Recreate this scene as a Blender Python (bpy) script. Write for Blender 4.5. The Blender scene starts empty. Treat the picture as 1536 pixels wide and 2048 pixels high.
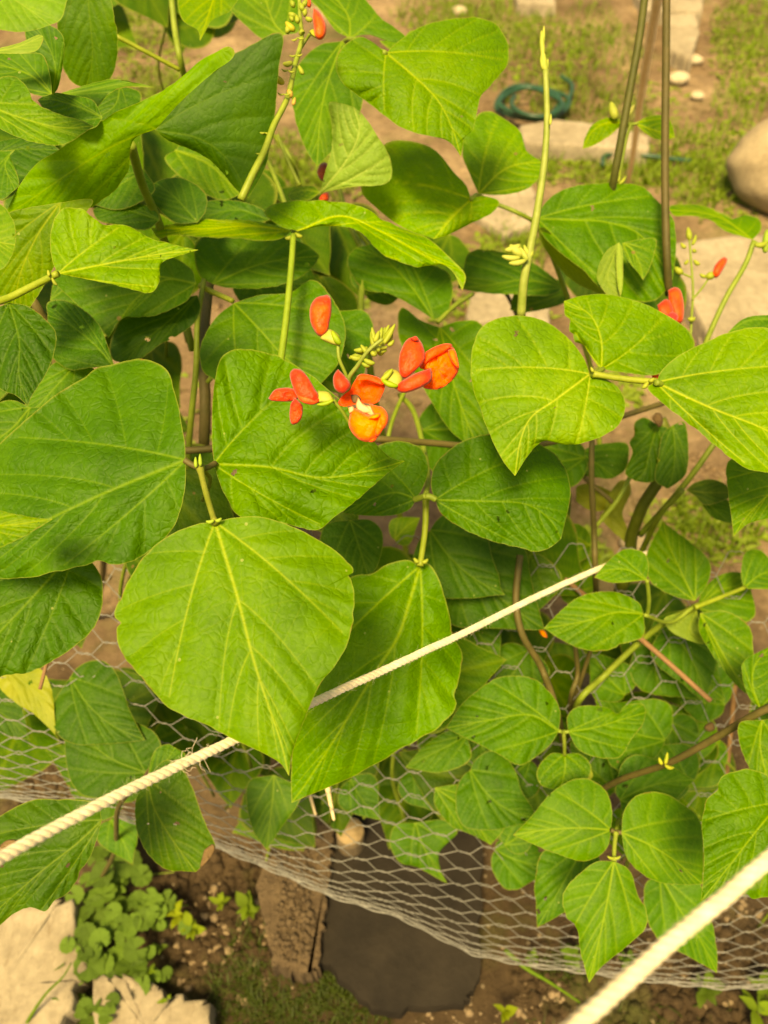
import bpy, bmesh, math, random
import numpy as np
from mathutils import Vector, Matrix
random.seed(7); rng = np.random.default_rng(7)
S = bpy.context.scene; COL = S.collection

# ---------------- camera, world, sun, exposure ----------------
F = 1607.0                       # focal length in pixels of the 1536 x 2048 photograph
CH = 1.2; PITCH = math.radians(48)
cam = bpy.data.cameras.new('camera'); cob = bpy.data.objects.new('camera', cam); COL.objects.link(cob)
cam.sensor_fit = 'VERTICAL'; cam.sensor_height = 36; cam.lens = F/2048*36
cob.location = (0, 0, CH); cob.rotation_euler = (math.pi/2-PITCH, 0, 0)
cam.clip_start = 0.02; cam.clip_end = 300
cam.dof.use_dof = True; cam.dof.focus_distance = 0.43; cam.dof.aperture_fstop = 9.5
S.camera = cob
SUN_EL, SUN_AZ = math.radians(61), math.radians(-160)     # azimuth from +Y towards +X
w = bpy.data.worlds.new('World'); S.world = w; w.use_nodes = True
nt = w.node_tree; bg = nt.nodes['Background']; sk = nt.nodes.new('ShaderNodeTexSky')
sk.sky_type = 'NISHITA'; sk.sun_disc = False; sk.sun_elevation = SUN_EL; sk.sun_rotation = SUN_AZ
sk.dust_density = 4; sk.air_density = 1.0; sk.ozone_density = 1.0
nt.links.new(sk.outputs[0], bg.inputs[0]); bg.inputs[1].default_value = 0.088
sun = bpy.data.lights.new('sun', 'SUN'); sun.energy = 3.8; sun.angle = math.radians(15); sun.color = (1, 0.89, 0.66)
sob = bpy.data.objects.new('sun', sun); COL.objects.link(sob)
sd = Vector((math.sin(SUN_AZ)*math.cos(SUN_EL), math.cos(SUN_AZ)*math.cos(SUN_EL), math.sin(SUN_EL)))
sob.rotation_euler = sd.to_track_quat('Z', 'Y').to_euler()
vs = S.view_settings; vs.view_transform = 'Standard'; vs.look = 'None'; vs.gamma = 1; vs.use_curve_mapping = False
vs.exposure = 1.05
vs.use_white_balance = True; vs.white_balance_temperature = 12500; vs.white_balance_tint = 4   # the photograph's warm white balance

# ---------------- geometry of the view ----------------
FW = np.array((0, math.cos(PITCH), -math.sin(PITCH))); UP = np.array((0, math.sin(PITCH), math.cos(PITCH)))
def P(x, y, D):
    """world point seen at photo pixel x, y at distance D along the view axis"""
    x = np.asarray(x, float); y = np.asarray(y, float); D = np.asarray(D, float)
    a = (x-768)/F*D; b = -(y-1024)/F*D
    return np.stack([a, D*FW[1]+b*UP[1], CH+D*FW[2]+b*UP[2]], -1)
def DG(x, y, z=0.0):
    """depth at which the ray through a pixel meets height z"""
    b = -(y-1024)/F
    return (z-CH)/(FW[2]+b*UP[2])
def G(x, y, z=0.0): return P(x, y, DG(x, y, z))

# ---------------- noise ----------------
_tab = rng.random((256, 256))
def vnoise(x, y):
    xi = np.floor(x).astype(int); yi = np.floor(y).astype(int); fx = x-xi; fy = y-yi
    fx = fx*fx*(3-2*fx); fy = fy*fy*(3-2*fy)
    g = lambda a, b: _tab[a % 256, b % 256]
    return (g(xi, yi)*(1-fx)+g(xi+1, yi)*fx)*(1-fy)+(g(xi, yi+1)*(1-fx)+g(xi+1, yi+1)*fx)*fy
def fbm(x, y, o=4):
    s = 0; a = .5
    for i in range(o): s = s+a*vnoise(x*2**i+17*i, y*2**i+31*i); a *= .5
    return s

# ---------------- objects ----------------
def tag(o, label=None, cat=None, group=None, kind=None):
    if label: o['label'] = label
    if cat: o['category'] = cat
    if group: o['group'] = group
    if kind: o['kind'] = kind
    return o
def empty(name, loc, label, cat, group=None):
    o = bpy.data.objects.new(name, None); COL.objects.link(o); o.location = loc; o.empty_display_size = .05
    return tag(o, label, cat, group)
def origin(o):
    while o is not None and o.parent: o = o.parent
    return np.array(o.location) if o is not None else np.zeros(3)
def mesh(name, V, Fc, mat, parent=None, smooth=True, off=None):
    V = np.asarray(V, float)
    if parent is not None: V = V-origin(parent)
    elif off is not None: V = V-np.asarray(off)
    me = bpy.data.meshes.new(name)
    if isinstance(Fc, np.ndarray):
        n = len(Fc); k = Fc.shape[1]
        me.vertices.add(len(V)); me.vertices.foreach_set('co', V.ravel())
        me.loops.add(n*k); me.loops.foreach_set('vertex_index', Fc.ravel().astype(np.int32))
        me.polygons.add(n); me.polygons.foreach_set('loop_start', np.arange(0, n*k, k, dtype=np.int32))
        me.update(calc_edges=True); me.validate()
    else:
        me.from_pydata([tuple(v) for v in V], [], Fc)
    if smooth: me.polygons.foreach_set('use_smooth', [True]*len(me.polygons))
    me.materials.append(mat)
    o = bpy.data.objects.new(name, me); COL.objects.link(o)
    if parent is not None: o.parent = parent
    elif off is not None: o.location = off
    return o
def attr(o, name, arr):
    a = o.data.attributes.new(name, 'FLOAT', 'POINT'); a.data.foreach_set('value', np.asarray(arr, np.float32).ravel())

def cr(pts, n):
    """Catmull-Rom curve through pts, n points spread evenly by length"""
    p = np.asarray(pts, float)
    if len(p) == 2: t = np.linspace(0, 1, n)[:, None]; return p[0]*(1-t)+p[1]*t
    q = np.vstack([2*p[0]-p[1], p, 2*p[-1]-p[-2]]); out = []
    t = np.linspace(0, 1, 14, endpoint=False)[:, None]
    for i in range(len(p)-1):
        a, b, c, d = q[i:i+4]
        out.append(.5*((2*b)+(-a+c)*t+(2*a-5*b+4*c-d)*t**2+(-a+3*b-3*c+d)*t**3))
    out = np.vstack(out+[p[-1:]])
    L = np.concatenate([[0], np.cumsum(np.linalg.norm(np.diff(out[:, :2] if out.shape[1] > 2 and abs(out[:, 0]).max() > 5 else out, axis=0), axis=1))])
    s = np.linspace(0, L[-1], n)
    return np.stack([np.interp(s, L, out[:, k]) for k in range(out.shape[1])], -1)

def tube_geo(C, R, k=8, base=0):
    C = np.asarray(C, float); n = len(C); R = np.broadcast_to(np.asarray(R, float), (n,))
    T = np.gradient(C, axis=0); T /= np.linalg.norm(T, axis=1)[:, None]+1e-12
    u = np.cross(T[0], (0, 0, 1.)); 
    if np.linalg.norm(u) < .1: u = np.cross(T[0], (1., 0, 0))
    U = []
    for i in range(n):
        u = u-T[i]*np.dot(u, T[i]); u /= np.linalg.norm(u)+1e-12; U.append(u)
    U = np.array(U); W = np.cross(T, U); a = np.arange(k)/k*2*np.pi
    V = C[:, None]+R[:, None, None]*(U[:, None]*np.cos(a)[None, :, None]+W[:, None]*np.sin(a)[None, :, None])
    V = V.reshape(-1, 3); i = np.arange(n-1)[:, None]*k; j = np.arange(k)[None]; j2 = (j+1) % k
    Fq = np.stack([i+j, i+j2, i+k+j2, i+k+j], -1).reshape(-1, 4)
    V = np.vstack([V, C[0], C[-1]]); c0 = n*k; c1 = c0+1; jj = np.arange(k)
    caps = np.vstack([np.stack([np.full(k, c0), (jj+1) % k, jj, np.full(k, c0)], -1)[:, :4]])
    capA = np.stack([jj, np.full(k, c0), np.full(k, c0), (jj+1) % k], -1)
    return V, Fq+base, [(int((q+1) % k)+base, int(q)+base, c0+base) for q in jj]+[((n-1)*k+int(q)+base, (n-1)*k+int((q+1) % k)+base, c1+base) for q in jj]
def tube(name, pts, r0, r1, mat, parent=None, n=None, k=8, px=True, wob=0.0, col=None, swell=0.0):
    """a stem through (x, y, depth) photo points, or world points with px=False"""
    n = n or max(8, 6*len(pts)); c = cr(pts, n)
    C = P(c[:, 0], c[:, 1], c[:, 2]) if px else c
    t = np.linspace(0, 1, n)
    if wob: C = C+wob*np.stack([np.interp(t, np.linspace(0, 1, 9), rng.normal(size=9)) for _ in range(3)], -1)
    R = r0+(r1-r0)*t
    if swell: R = R*(1+swell*np.exp(-(t/.06)**2)+swell*np.exp(-((1-t)/.06)**2))
    V, Fq, caps = tube_geo(C, R, k)
    o = mesh(name, V, [tuple(map(int, f)) for f in Fq]+caps, mat, parent, off=None if parent is not None else C[0])
    if col: o.color = (*col, 1)
    return o

# ---------------- materials ----------------
class MB:
    def __init__(s, name):
        s.m = bpy.data.materials.new(name); s.m.use_nodes = True; s.t = s.m.node_tree; s.b = s.t.nodes['Principled BSDF']; s.out = s.t.nodes['Material Output']
    def n(s, ty, **kw):
        x = s.t.nodes.new('ShaderNode'+ty)
        for k, v in kw.items():
            if isinstance(k, str) and hasattr(x, k): setattr(x, k, v)
            else: x.inputs[k].default_value = v
        return x
    def l(s, a, b): s.t.links.new(a, b)
    def noise(s, scale, detail=4, rough=.6, vec=None, typ='Noise'):
        x = s.t.nodes.new('ShaderNodeTexNoise'); x.inputs['Scale'].default_value = scale; x.inputs['Detail'].default_value = detail; x.inputs['Roughness'].default_value = rough
        if vec: s.l(vec, x.inputs['Vector'])
        return x
    def ramp(s, fac, stops):
        r = s.t.nodes.new('ShaderNodeValToRGB'); e = r.color_ramp.elements
        while len(e) < len(stops): e.new(.5)
        for q, (p, c) in zip(e, stops): q.position = p; q.color = (*c, 1) if len(c) == 3 else c
        s.l(fac, r.inputs[0]); return r
    def mix(s, fac, a, b, mode='MIX'):
        x = s.t.nodes.new('ShaderNodeMix'); x.data_type = 'RGBA'; x.blend_type = mode
        for v, i in ((fac, 0), (a, 6), (b, 7)):
            if isinstance(v, (int, float)): x.inputs[i].default_value = v
            elif isinstance(v, tuple): x.inputs[i].default_value = (*v, 1)
            else: s.l(v, x.inputs[i])
        return x.outputs[2]
    def math(s, op, a, b=0.0, c=None):
        x = s.t.nodes.new('ShaderNodeMath'); x.operation = op
        for i, v in enumerate((a, b)+((c,) if c is not None else ())):
            if isinstance(v, (int, float)): x.inputs[i].default_value = v
            else: s.l(v, x.inputs[i])
        return x.outputs[0]
    def bump(s, h, strength=.5, dist=.001, nrm=None):
        x = s.t.nodes.new('ShaderNodeBump'); x.inputs['Strength'].default_value = strength; x.inputs['Distance'].default_value = dist; s.l(h, x.inputs['Height'])
        if nrm is not None: s.l(nrm, x.inputs['Normal'])
        return x.outputs[0]

def leaf_material():
    b = MB('bean leaf'); t = b.t
    oi = t.nodes.new('ShaderNodeObjectInfo'); ge = t.nodes.new('ShaderNodeNewGeometry'); tc = t.nodes.new('ShaderNodeTexCoord')
    vein = b.n('Attribute'); vein.attribute_name = 'vein'; rim = b.n('Attribute'); rim.attribute_name = 'rim'
    puck = b.n('Attribute'); puck.attribute_name = 'ladder'
    n1 = b.noise(28, 4, .6, tc.outputs['Object']); n2 = b.noise(420, 3, .7, tc.outputs['Object'])
    c = b.ramp(n1.outputs[0], [(.28, (.032, .112, .004)), (.5, (.048, .150, .005)), (.75, (.076, .192, .008))]).outputs[0]
    c = b.mix(.45, c, b.ramp(n2.outputs[0], [(.3, (.35, .4, .3)), (.7, (.68, .64, .6))]).outputs[0], 'OVERLAY')
    c = b.mix(1.0, c, oi.outputs['Color'], 'MULTIPLY')
    # pale specks and nibbled spots
    vo = b.n('TexVoronoi'); vo.inputs['Scale'].default_value = 55; b.l(tc.outputs['Object'], vo.inputs['Vector'])
    sp = b.math('LESS_THAN', vo.outputs['Distance'], .045)
    c = b.mix(b.math('MULTIPLY', sp, .45), c, (.4, .42, .16))
    n3 = b.noise(9, 2, .5, tc.outputs['Object']); yl = b.ramp(n3.outputs[0], [(.62, (0, 0, 0)), (.78, (1, 1, 1))]).outputs[0]
    c = b.mix(b.math('MULTIPLY', yl, .3), c, (.12, .22, .01))
    vcol = b.mix(1.0, (.22, .34, .03), oi.outputs['Color'], 'MULTIPLY')
    c = b.mix(b.math('MULTIPLY', vein.outputs['Fac'], .72), c, vcol)
    c = b.mix(b.math('MULTIPLY', rim.outputs['Fac'], .5), c, (.33, .34, .07))
    nb = b.noise(70, 3, .6, tc.outputs['Object']); rb = b.ramp(nb.outputs[0], [(.60, (0, 0, 0)), (.66, (1, 1, 1))]).outputs[0]
    c = b.mix(b.math('MULTIPLY', b.math('MULTIPLY', rim.outputs['Fac'], rb), .7), c, (.20, .10, .03))
    vs_ = b.n('TexVoronoi'); vs_.inputs['Scale'].default_value = 17; b.l(tc.outputs['Object'], vs_.inputs['Vector'])
    c = b.mix(b.math('MULTIPLY', b.math('LESS_THAN', vs_.outputs['Distance'], .032), .75), c, (.22, .14, .05))
    under = b.mix(.42, c, (.24, .32, .07))
    c2 = b.mix(ge.outputs['Backfacing'], c, under)
    b.l(c2, b.b.inputs['Base Color'])
    b.b.inputs['Roughness'].default_value = .58; b.b.inputs['Specular IOR Level'].default_value = .24
    v2 = b.n('TexVoronoi'); v2.feature = 'DISTANCE_TO_EDGE'; v2.inputs['Scale'].default_value = 200
    wn = b.noise(90, 2, .5, tc.outputs['Object'])
    wm = b.n('VectorMath'); wm.operation = 'MULTIPLY_ADD'; b.l(wn.outputs['Color'], wm.inputs[0]); wm.inputs[1].default_value = (.006, .006, .006); b.l(tc.outputs['Object'], wm.inputs[2])
    b.l(wm.outputs[0], v2.inputs['Vector'])
    cell = b.math('MINIMUM', b.math('MULTIPLY', v2.outputs['Distance'], 5.0), 1.0)
    bn = b.bump(cell, .42, .0007); b.l(b.math('MULTIPLY', oi.outputs['Alpha'], .45), bn.node.inputs['Strength']); bn = b.bump(n2.outputs[0], .2, .0006, bn)
    b.l(bn, b.b.inputs['Normal'])
    tr = b.n('BsdfTranslucent'); tcol = b.mix(1.0, c2, (1.7, 1.45, .5), 'MULTIPLY'); b.l(tcol, tr.inputs['Color']); b.l(bn, tr.inputs['Normal'])
    ms = b.n('MixShader'); ms.inputs[0].default_value = .36; b.l(b.b.outputs[0], ms.inputs[1]); b.l(tr.outputs[0], ms.inputs[2]); b.l(ms.outputs[0], b.out.inputs[0])
    return b.m
def simple(name, c0, c1, scale=60, rough=.6, bump=.3, bd=.001, tint=False, spec=.3, trans=0.0, sheen=0.0, detail=5, aniso=None, edge=None):
    b = MB(name); tc = b.n('TexCoord'); vec = tc.outputs['Object']
    if aniso:
        mp = b.n('Mapping'); mp.inputs['Scale'].default_value = aniso; b.l(vec, mp.inputs[0]); vec = mp.outputs[0]
    n1 = b.noise(scale, detail, .65, vec)
    c = b.ramp(n1.outputs[0], [(.3, c0), (.7, c1)]).outputs[0]
    if edge:
        at = b.n('Attribute'); at.attribute_name = 'rim'
        c = b.mix(b.math('MULTIPLY', b.math('POWER', at.outputs['Fac'], 2.5), .75), c, edge)
    if tint:
        oi = b.n('ObjectInfo'); c = b.mix(1.0, c, oi.outputs['Color'], 'MULTIPLY')
    b.l(c, b.b.inputs['Base Color']); b.b.inputs['Roughness'].default_value = rough; b.b.inputs['Specular IOR Level'].default_value = spec
    b.b.inputs['Sheen Weight'].default_value = sheen
    n2 = b.noise(scale*4, 4, .7, vec)
    bn = b.bump(n2.outputs[0], bump, bd); bn = b.bump(n1.outputs[0], bump, bd*3, bn); b.l(bn, b.b.inputs['Normal'])
    if trans:
        tr = b.n('BsdfTranslucent'); b.l(b.mix(1.0, c, (1.5, 1.3, .8), 'MULTIPLY'), tr.inputs[0])
        ms = b.n('MixShader'); ms.inputs[0].default_value = trans; b.l(b.b.outputs[0], ms.inputs[1]); b.l(tr.outputs[0], ms.inputs[2]); b.l(ms.outputs[0], b.out.inputs[0])
    return b.m
LEAF = leaf_material()
STEM = simple('green stem', (.13, .20, .022), (.21, .28, .045), 90, .5, .35, .0004, True, trans=.1)
VINE = simple('brown green vine', (.065, .062, .016), (.115, .088, .032), 70, .6, .4, .0005, True)
BUD = simple('flower bud', (.20, .28, .03), (.33, .37, .055), 150, .55, .3, .0003, True, trans=.15)
PETAL = simple('scarlet petal', (.60, .022, .008), (.96, .13, .018), 110, .45, .5, .0007, True, trans=.22, sheen=.2, edge=(.42, .012, .006))
ORANGE = simple('orange petal', (.86, .095, .010), (.99, .29, .022), 80, .5, .55, .0010, True, trans=.3, sheen=.2, edge=(.78, .06, .008))
PINK = simple('pale petal', (.85, .42, .22), (.95, .62, .38), 150, .5, .3, .0003, trans=.3)
WIRE = simple('galvanised wire', (.10, .103, .10), (.25, .25, .235), 300, .5, .2, .0002, spec=.5)
TWINE = simple('cotton twine', (.52, .44, .29), (.84, .74, .54), 130, .95, .4, .00025, sheen=.5, detail=8)
FIBRE = simple('cotton fibre', (.62, .56, .44), (.78, .72, .60), 200, .95, .1, sheen=.5, trans=.3)
CANE = simple('dry cane', (.70, .53, .32), (.88, .70, .46), 60, .6, .4, aniso=(1, 1, .15))
REDCANE = simple('reddish dry stalk', (.15, .085, .045), (.25, .14, .07), 60, .7, .4)
CUT = simple('sawn wood end', (.24, .17, .09), (.42, .31, .18), 60, .8, .5)
WOOD = simple('weathered board', (.10, .075, .047), (.20, .15, .095), 40, .9, .6, .001, aniso=(6, 1, 1))
SLATE = simple('dark slate', (.012, .010, .008), (.026, .021, .016), 14, .85, .5, .002, spec=.15)
DEAD = simple('withered leaf', (.10, .060, .028), (.21, .135, .06), 80, .8, .6, trans=.2)
HOSE = simple('green hose', (.008, .045, .022), (.014, .07, .034), 20, .4, .1, spec=.5)
WEED = simple('weed leaf', (.085, .16, .012), (.17, .26, .025), 60, .55, .4, .0008, True, trans=.3)
YLEAF = simple('yellowing leaf', (.17, .23, .02), (.30, .33, .04), 30, .55, .3, .0008, trans=.35)

def soil_material():
    b = MB('garden soil'); tc = b.n('TexCoord'); v = tc.outputs['Object']
    n1 = b.noise(2.2, 6, .62, v); n2 = b.noise(38, 8, .75, v); n3 = b.noise(190, 5, .7, v)
    c = b.ramp(n1.outputs[0], [(.33, (.105, .070, .042)), (.5, (.21, .148, .092)), (.66, (.34, .255, .165))]).outputs[0]
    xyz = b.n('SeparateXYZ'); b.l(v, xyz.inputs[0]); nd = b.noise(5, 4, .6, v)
    near_tone = b.ramp(b.math('ADD', xyz.outputs[1], b.math('MULTIPLY', nd.outputs[0], .5)), [(.62, (1, 1, 1)), (.95, (0, 0, 0))]).outputs[0]
    c = b.mix(b.math('MULTIPLY', near_tone, .84), c, (.05, .034, .02))      # earth turns darker towards the near side, border broken by noise
    c = b.mix(.75, c, b.ramp(n2.outputs[0], [(.3, (.22, .2, .18)), (.72, (.78, .76, .72))]).outputs[0], 'OVERLAY')
    vo = b.n('TexVoronoi'); vo.inputs['Scale'].default_value = 60; b.l(v, vo.inputs['Vector'])
    gr = b.math('LESS_THAN', vo.outputs['Distance'], .16)
    sel = b.math('GREATER_THAN', b.n('Value').outputs[0], 9)
    vc = b.n('SeparateColor'); b.l(vo.outputs['Color'], vc.inputs[0]); few = b.math('GREATER_THAN', vc.outputs[0], .72)
    c = b.mix(b.math('MULTIPLY', b.math('MULTIPLY', gr, few), .6), c, (.36, .29, .20))
    gn = b.noise(3.4, 5, .7, v); gm = b.ramp(gn.outputs[0], [(.52, (0, 0, 0)), (.66, (1, 1, 1))]).outputs[0]
    c = b.mix(b.math('MULTIPLY', gm, .5), c, (.085, .115, .028))
    b.l(c, b.b.inputs['Base Color']); b.b.inputs['Roughness'].default_value = .95; b.b.inputs['Specular IOR Level'].default_value = .15
    bn = b.bump(n2.outputs[0], .8, .018); bn = b.bump(n3.outputs[0], .7, .004, bn); b.l(bn, b.b.inputs['Normal'])
    return b.m
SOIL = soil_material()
def stone_material(name, c0, c1, dirt):
    b = MB(name); tc = b.n('TexCoord'); v = tc.outputs['Object']
    n1 = b.noise(7, 7, .65, v); n2 = b.noise(60, 7, .75, v)
    c = b.ramp(n1.outputs[0], [(.32, c0), (.6, c1)]).outputs[0]
    c = b.mix(.5, c, b.ramp(n2.outputs[0], [(.3, (.25, .24, .22)), (.7, (.7, .7, .68))]).outputs[0], 'OVERLAY')
    mp = b.n('Mapping'); mp.inputs['Scale'].default_value = (9, 2.2, 4); mp.inputs['Rotation'].default_value = (0, 0, -.5); b.l(v, mp.inputs[0])
    n3 = b.noise(6, 6, .7, mp.outputs[0]); cr_ = b.ramp(n3.outputs[0], [(.30, (1, 1, 1)), (.40, (0, 0, 0))]).outputs[0]
    c = b.mix(b.math('MULTIPLY', cr_, .7), c, dirt)
    b.l(c, b.b.inputs['Base Color']); b.b.inputs['Roughness'].default_value = .9; b.b.inputs['Specular IOR Level'].default_value = .2
    bn = b.bump(n2.outputs[0], .7, .004); bn = b.bump(n3.outputs[0], .5, .008, bn); b.l(bn, b.b.inputs['Normal'])
    return b.m
PAVER = stone_material('pale worn paving', (.21, .175, .125), (.33, .285, .215), (.14, .10, .06))
GRIT = simple('brown grit', (.12, .085, .05), (.27, .20, .13), 200, .9, .4)
ROCK = stone_material('smooth field stone', (.24, .19, .125), (.36, .295, .20), (.17, .13, .08))
PEBBLE = stone_material('pale pebble', (.32, .26, .18), (.52, .45, .34), (.2, .16, .1))

hrng = np.random.default_rng(11)
# ---------------- leaf builder ----------------
def seg_dist(X, Y, line):
    d = np.full(X.shape, 1e9)
    for (x0, y0), (x1, y1) in zip(line[:-1], line[1:]):
        vx, vy = x1-x0, y1-y0; L = vx*vx+vy*vy+1e-9
        t = np.clip(((X-x0)*vx+(Y-y0)*vy)/L, 0, 1)
        d = np.minimum(d, np.hypot(X-x0-t*vx, Y-y0-t*vy))
    return d
def leaf(parent, mid, A, B, D, g=.35, h=0.0, fold=.10, dome=.10, wave=.010, col=(1, 1, 1), under=False, name='leaflet', res=None, mat=None, vein=1.0, quilt=1.0, label=None, nl=4, tipdrop=0.0, keep=False):
    mid = np.asarray(mid, float); bx, by = mid[0]
    Lp = np.linalg.norm(mid[-1]-mid[0]); Lm = Lp*D/F
    Aa = np.array([mid[0]]+list(A)+[mid[-1]], float); Bb = np.array([mid[0]]+list(B)+[mid[-1]], float)
    step = 2.0 if D < .6 else 2.7
    if res is None: res = int(np.clip(Lp/step, 16, 270))
    hwp = max(np.abs(np.cross(Aa-mid[0], (mid[-1]-mid[0])/Lp)).max(), np.abs(np.cross(Bb-mid[0], (mid[-1]-mid[0])/Lp)).max())
    nu = res; nv = max(6, int(res*np.clip(hwp/Lp, .2, .62)))
    gsp = Lp/res
    m = cr(mid, nu); a = cr([mid[0]]+list(A)+[mid[-1]], nu); b = cr([mid[0]]+list(B)+[mid[-1]], nu)
    s = np.linspace(0, 1, nv+1)
    # fine irregular margin
    ph = rng.random()*50; amp = Lp*.006
    for e, q in ((a, 0), (b, 9)):
        t = np.gradient(e, axis=0); nrm = np.stack([-t[:, 1], t[:, 0]], -1); nrm /= np.linalg.norm(nrm, axis=1)[:, None]+1e-9
        e += nrm*((fbm(np.linspace(0, 26, nu)+ph, np.full(nu, q+.5), 2)-.37)*amp*4*np.sin(np.linspace(0, np.pi, nu)))[:, None]
    sa = s[::-1][:-1]
    XY = np.concatenate([m[:, None]*(1-sa[None, :, None])+a[:, None]*sa[None, :, None], m[:, None]*(1-s[None, :, None])+b[:, None]*s[None, :, None]], 1)
    sv = np.concatenate([-sa, s]); X, Y = XY[..., 0], XY[..., 1]; u = np.linspace(0, 1, nu)[:, None]+0*X; sv = sv[None]+0*X
    # veins
    lines = []; tert = []
    lines.append((m, 1.5))
    tipd = (mid[-1]-mid[0])/Lp
    def arc(p0, p3, bulge, n=12):
        c = (p0+p3)/2-tipd*bulge*np.linalg.norm(p3-p0); t = np.linspace(0, 1, n)[:, None]
        return p0*(1-t)**2+2*c*t*(1-t)+p3*t*t
    jt = lambda q=.02: rng.normal()*q
    for e in (a, b):
        at = lambda U, k=1.0: (lambda i: m[i]*(1-k)+e[i]*k)(int(np.clip(U, 0, 1)*(nu-1)))
        bs = arc(m[0], at(.60+jt(), .90), .10, 16); lines.append((bs, 1.05))
        for q, (t0, ue) in enumerate([(.22, .20), (.40, .34), (.60, .46), (.78, .55)]):
            br = arc(bs[int(t0*15)], at(ue+jt(), .95), .06, 8); lines.append((br, .6))
        ks = [(.30, .74), (.47, .83), (.62, .90), (.76, .95)][:nl]
        prev = bs
        for uk, ue in ks:
            la = arc(m[int((uk+jt(.015))*(nu-1))], at(ue+jt(.012), .93), .19, 14); lines.append((la, .78))
            for q in range(5):                      # ladder veins between neighbouring laterals
                t0 = .14+.17*q; tert.append(arc(prev[int(min(.99, t0+.12)*(len(prev)-1))], la[int(t0*(13))], .02, 4))
            prev = la
        for q in range(6):
            t0 = .1+.13*q; tert.append(arc(bs[int(t0*15)], m[int((t0*.42+.03)*(nu-1))], -.03, 4))
    px = max(1.3, Lp/250.0)                  # vein half width in pixels
    V1 = np.zeros(X.shape); dm = np.full(X.shape, 1e9); taper = None
    for li, wd in lines:
        d = seg_dist(X, Y, li); dm = np.minimum(dm, d)
        dd = np.hypot(X-li[0][0], Y-li[0][1])/ (np.linalg.norm(li[-1]-li[0])+1e-6)
        wk = np.maximum(px*wd*np.clip(1.15-.6*dd, .35, 1.2), gsp*.62)
        V1 = np.maximum(V1, np.exp(-(d/wk)**2)*np.clip(1.1-.4*dd, .3, 1)*min(1, wd**1.5*.78))
    V2 = np.zeros(X.shape)
    if res > 34:
        for li in tert:
            d = seg_dist(X, Y, li); V2 = np.maximum(V2, np.exp(-(d/max(px*.6, gsp*.6))**2))
    V = np.maximum(V1*.85, V2*.11)*vein
    rim = np.exp(-((1-np.abs(sv))*np.linalg.norm((a-b), axis=1)[:, None]/2/(px*.9))**2)
    # relief in metres
    puff = 1-np.exp(-(dm/(Lp*.030))**2)
    hw = np.linalg.norm(a-b, axis=1)[:, None]/2*D/F
    nx, ny = X/Lp*5+ph, Y/Lp*5
    rel = quilt*Lm*.0130*puff - quilt*Lm*.0011*V2 + quilt*Lm*.012*(fbm(nx*2.6, ny*2.6, 3)-.45)*np.clip(np.abs(sv)*2, .2, 1) + Lm*wave*4*(fbm(nx*.55, ny*.55, 2)-.37)
    rel += wave*Lm*2.2*np.sin(u*11+ph)*np.abs(sv)**3*np.clip(np.sin(u*np.pi), 0, 1)
    loc = -fold*hw*np.abs(sv)**1.3*np.sin(np.clip(u, .0, 1)*np.pi)**.5 + dome*Lm*(u-.45)**2*1.6 + dome*hw*np.abs(sv)**2.5 + tipdrop*Lm*u**3 - rel
    Dep = D + D/F*(g*(by-Y)+h*(X-bx)) + loc
    W = P(X, Y, Dep).reshape(-1, 3); nc = X.shape[1]
    i = np.arange(nu-1)[:, None]; j = np.arange(nc-1)[None]
    q0 = i*nc+j
    # facing: normals towards the camera unless 'under'
    area = np.sum((X[1:, 1:]-X[:-1, :-1])*(Y[1:, :-1]-Y[:-1, 1:])-(X[1:, :-1]-X[:-1, 1:])*(Y[1:, 1:]-Y[:-1, :-1]))
    Fq = np.stack([q0, q0+1, q0+nc+1, q0+nc], -1).reshape(-1, 4)
    flip = area > 0
    if under: flip = not flip
    if flip: Fq = Fq[:, ::-1]
    if res > 45:                          # insect holes, real gaps in the blade
        fx = X.reshape(-1)[Fq].mean(1); fy = Y.reshape(-1)[Fq].mean(1); keepf = np.ones(len(Fq), bool)
        for _ in range(hrng.integers(0, 4)):
            q = hrng.integers(int(len(Fq)*.1), int(len(Fq)*.95)); r0 = hrng.uniform(1.6, 4.6)*(1 if Lp < 300 else 1.3)
            an = np.arctan2(fy-fy[q], fx-fx[q]); keepf &= np.hypot(fx-fx[q], fy-fy[q]) > r0*(1+.35*np.sin(an*2+q)+.2*np.sin(an*5))
        Fq = Fq[keepf]
    o = mesh(name, W, np.ascontiguousarray(Fq), mat or LEAF, parent)
    if len(o.data.vertices) == V.size: attr(o, 'vein', V); attr(o, 'rim', rim)
    o.color = (*col, min(1.0, .15+quilt*.6))
    if label: o['label'] = label
    return o
TEMPL = [(-.02, .13), (.03, .30), (.14, .44), (.29, .49), (.46, .43), (.64, .29), (.80, .16), (.93, .055)]
def auto(parent, b, t, D, w=1.0, bend=.06, **kw):
    b = np.array(b, float); t = np.array(t, float); d = t-b; n = np.array([-d[1], d[0]]); k = rng.normal()*bend
    f = lambda u, v: b+d*u+n*(v+k*math.sin(math.pi*min(1, max(0, u))))
    wa = w*(1+rng.normal()*.07); wb = w*(1+rng.normal()*.07)
    return leaf(parent, [f(0, 0), f(.33, 0), f(.66, 0), f(1, 0)], [f(u+rng.normal()*.01, v*wa) for u, v in TEMPL], [f(u+rng.normal()*.01, -v*wb) for u, v in TEMPL], D, **kw)

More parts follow.
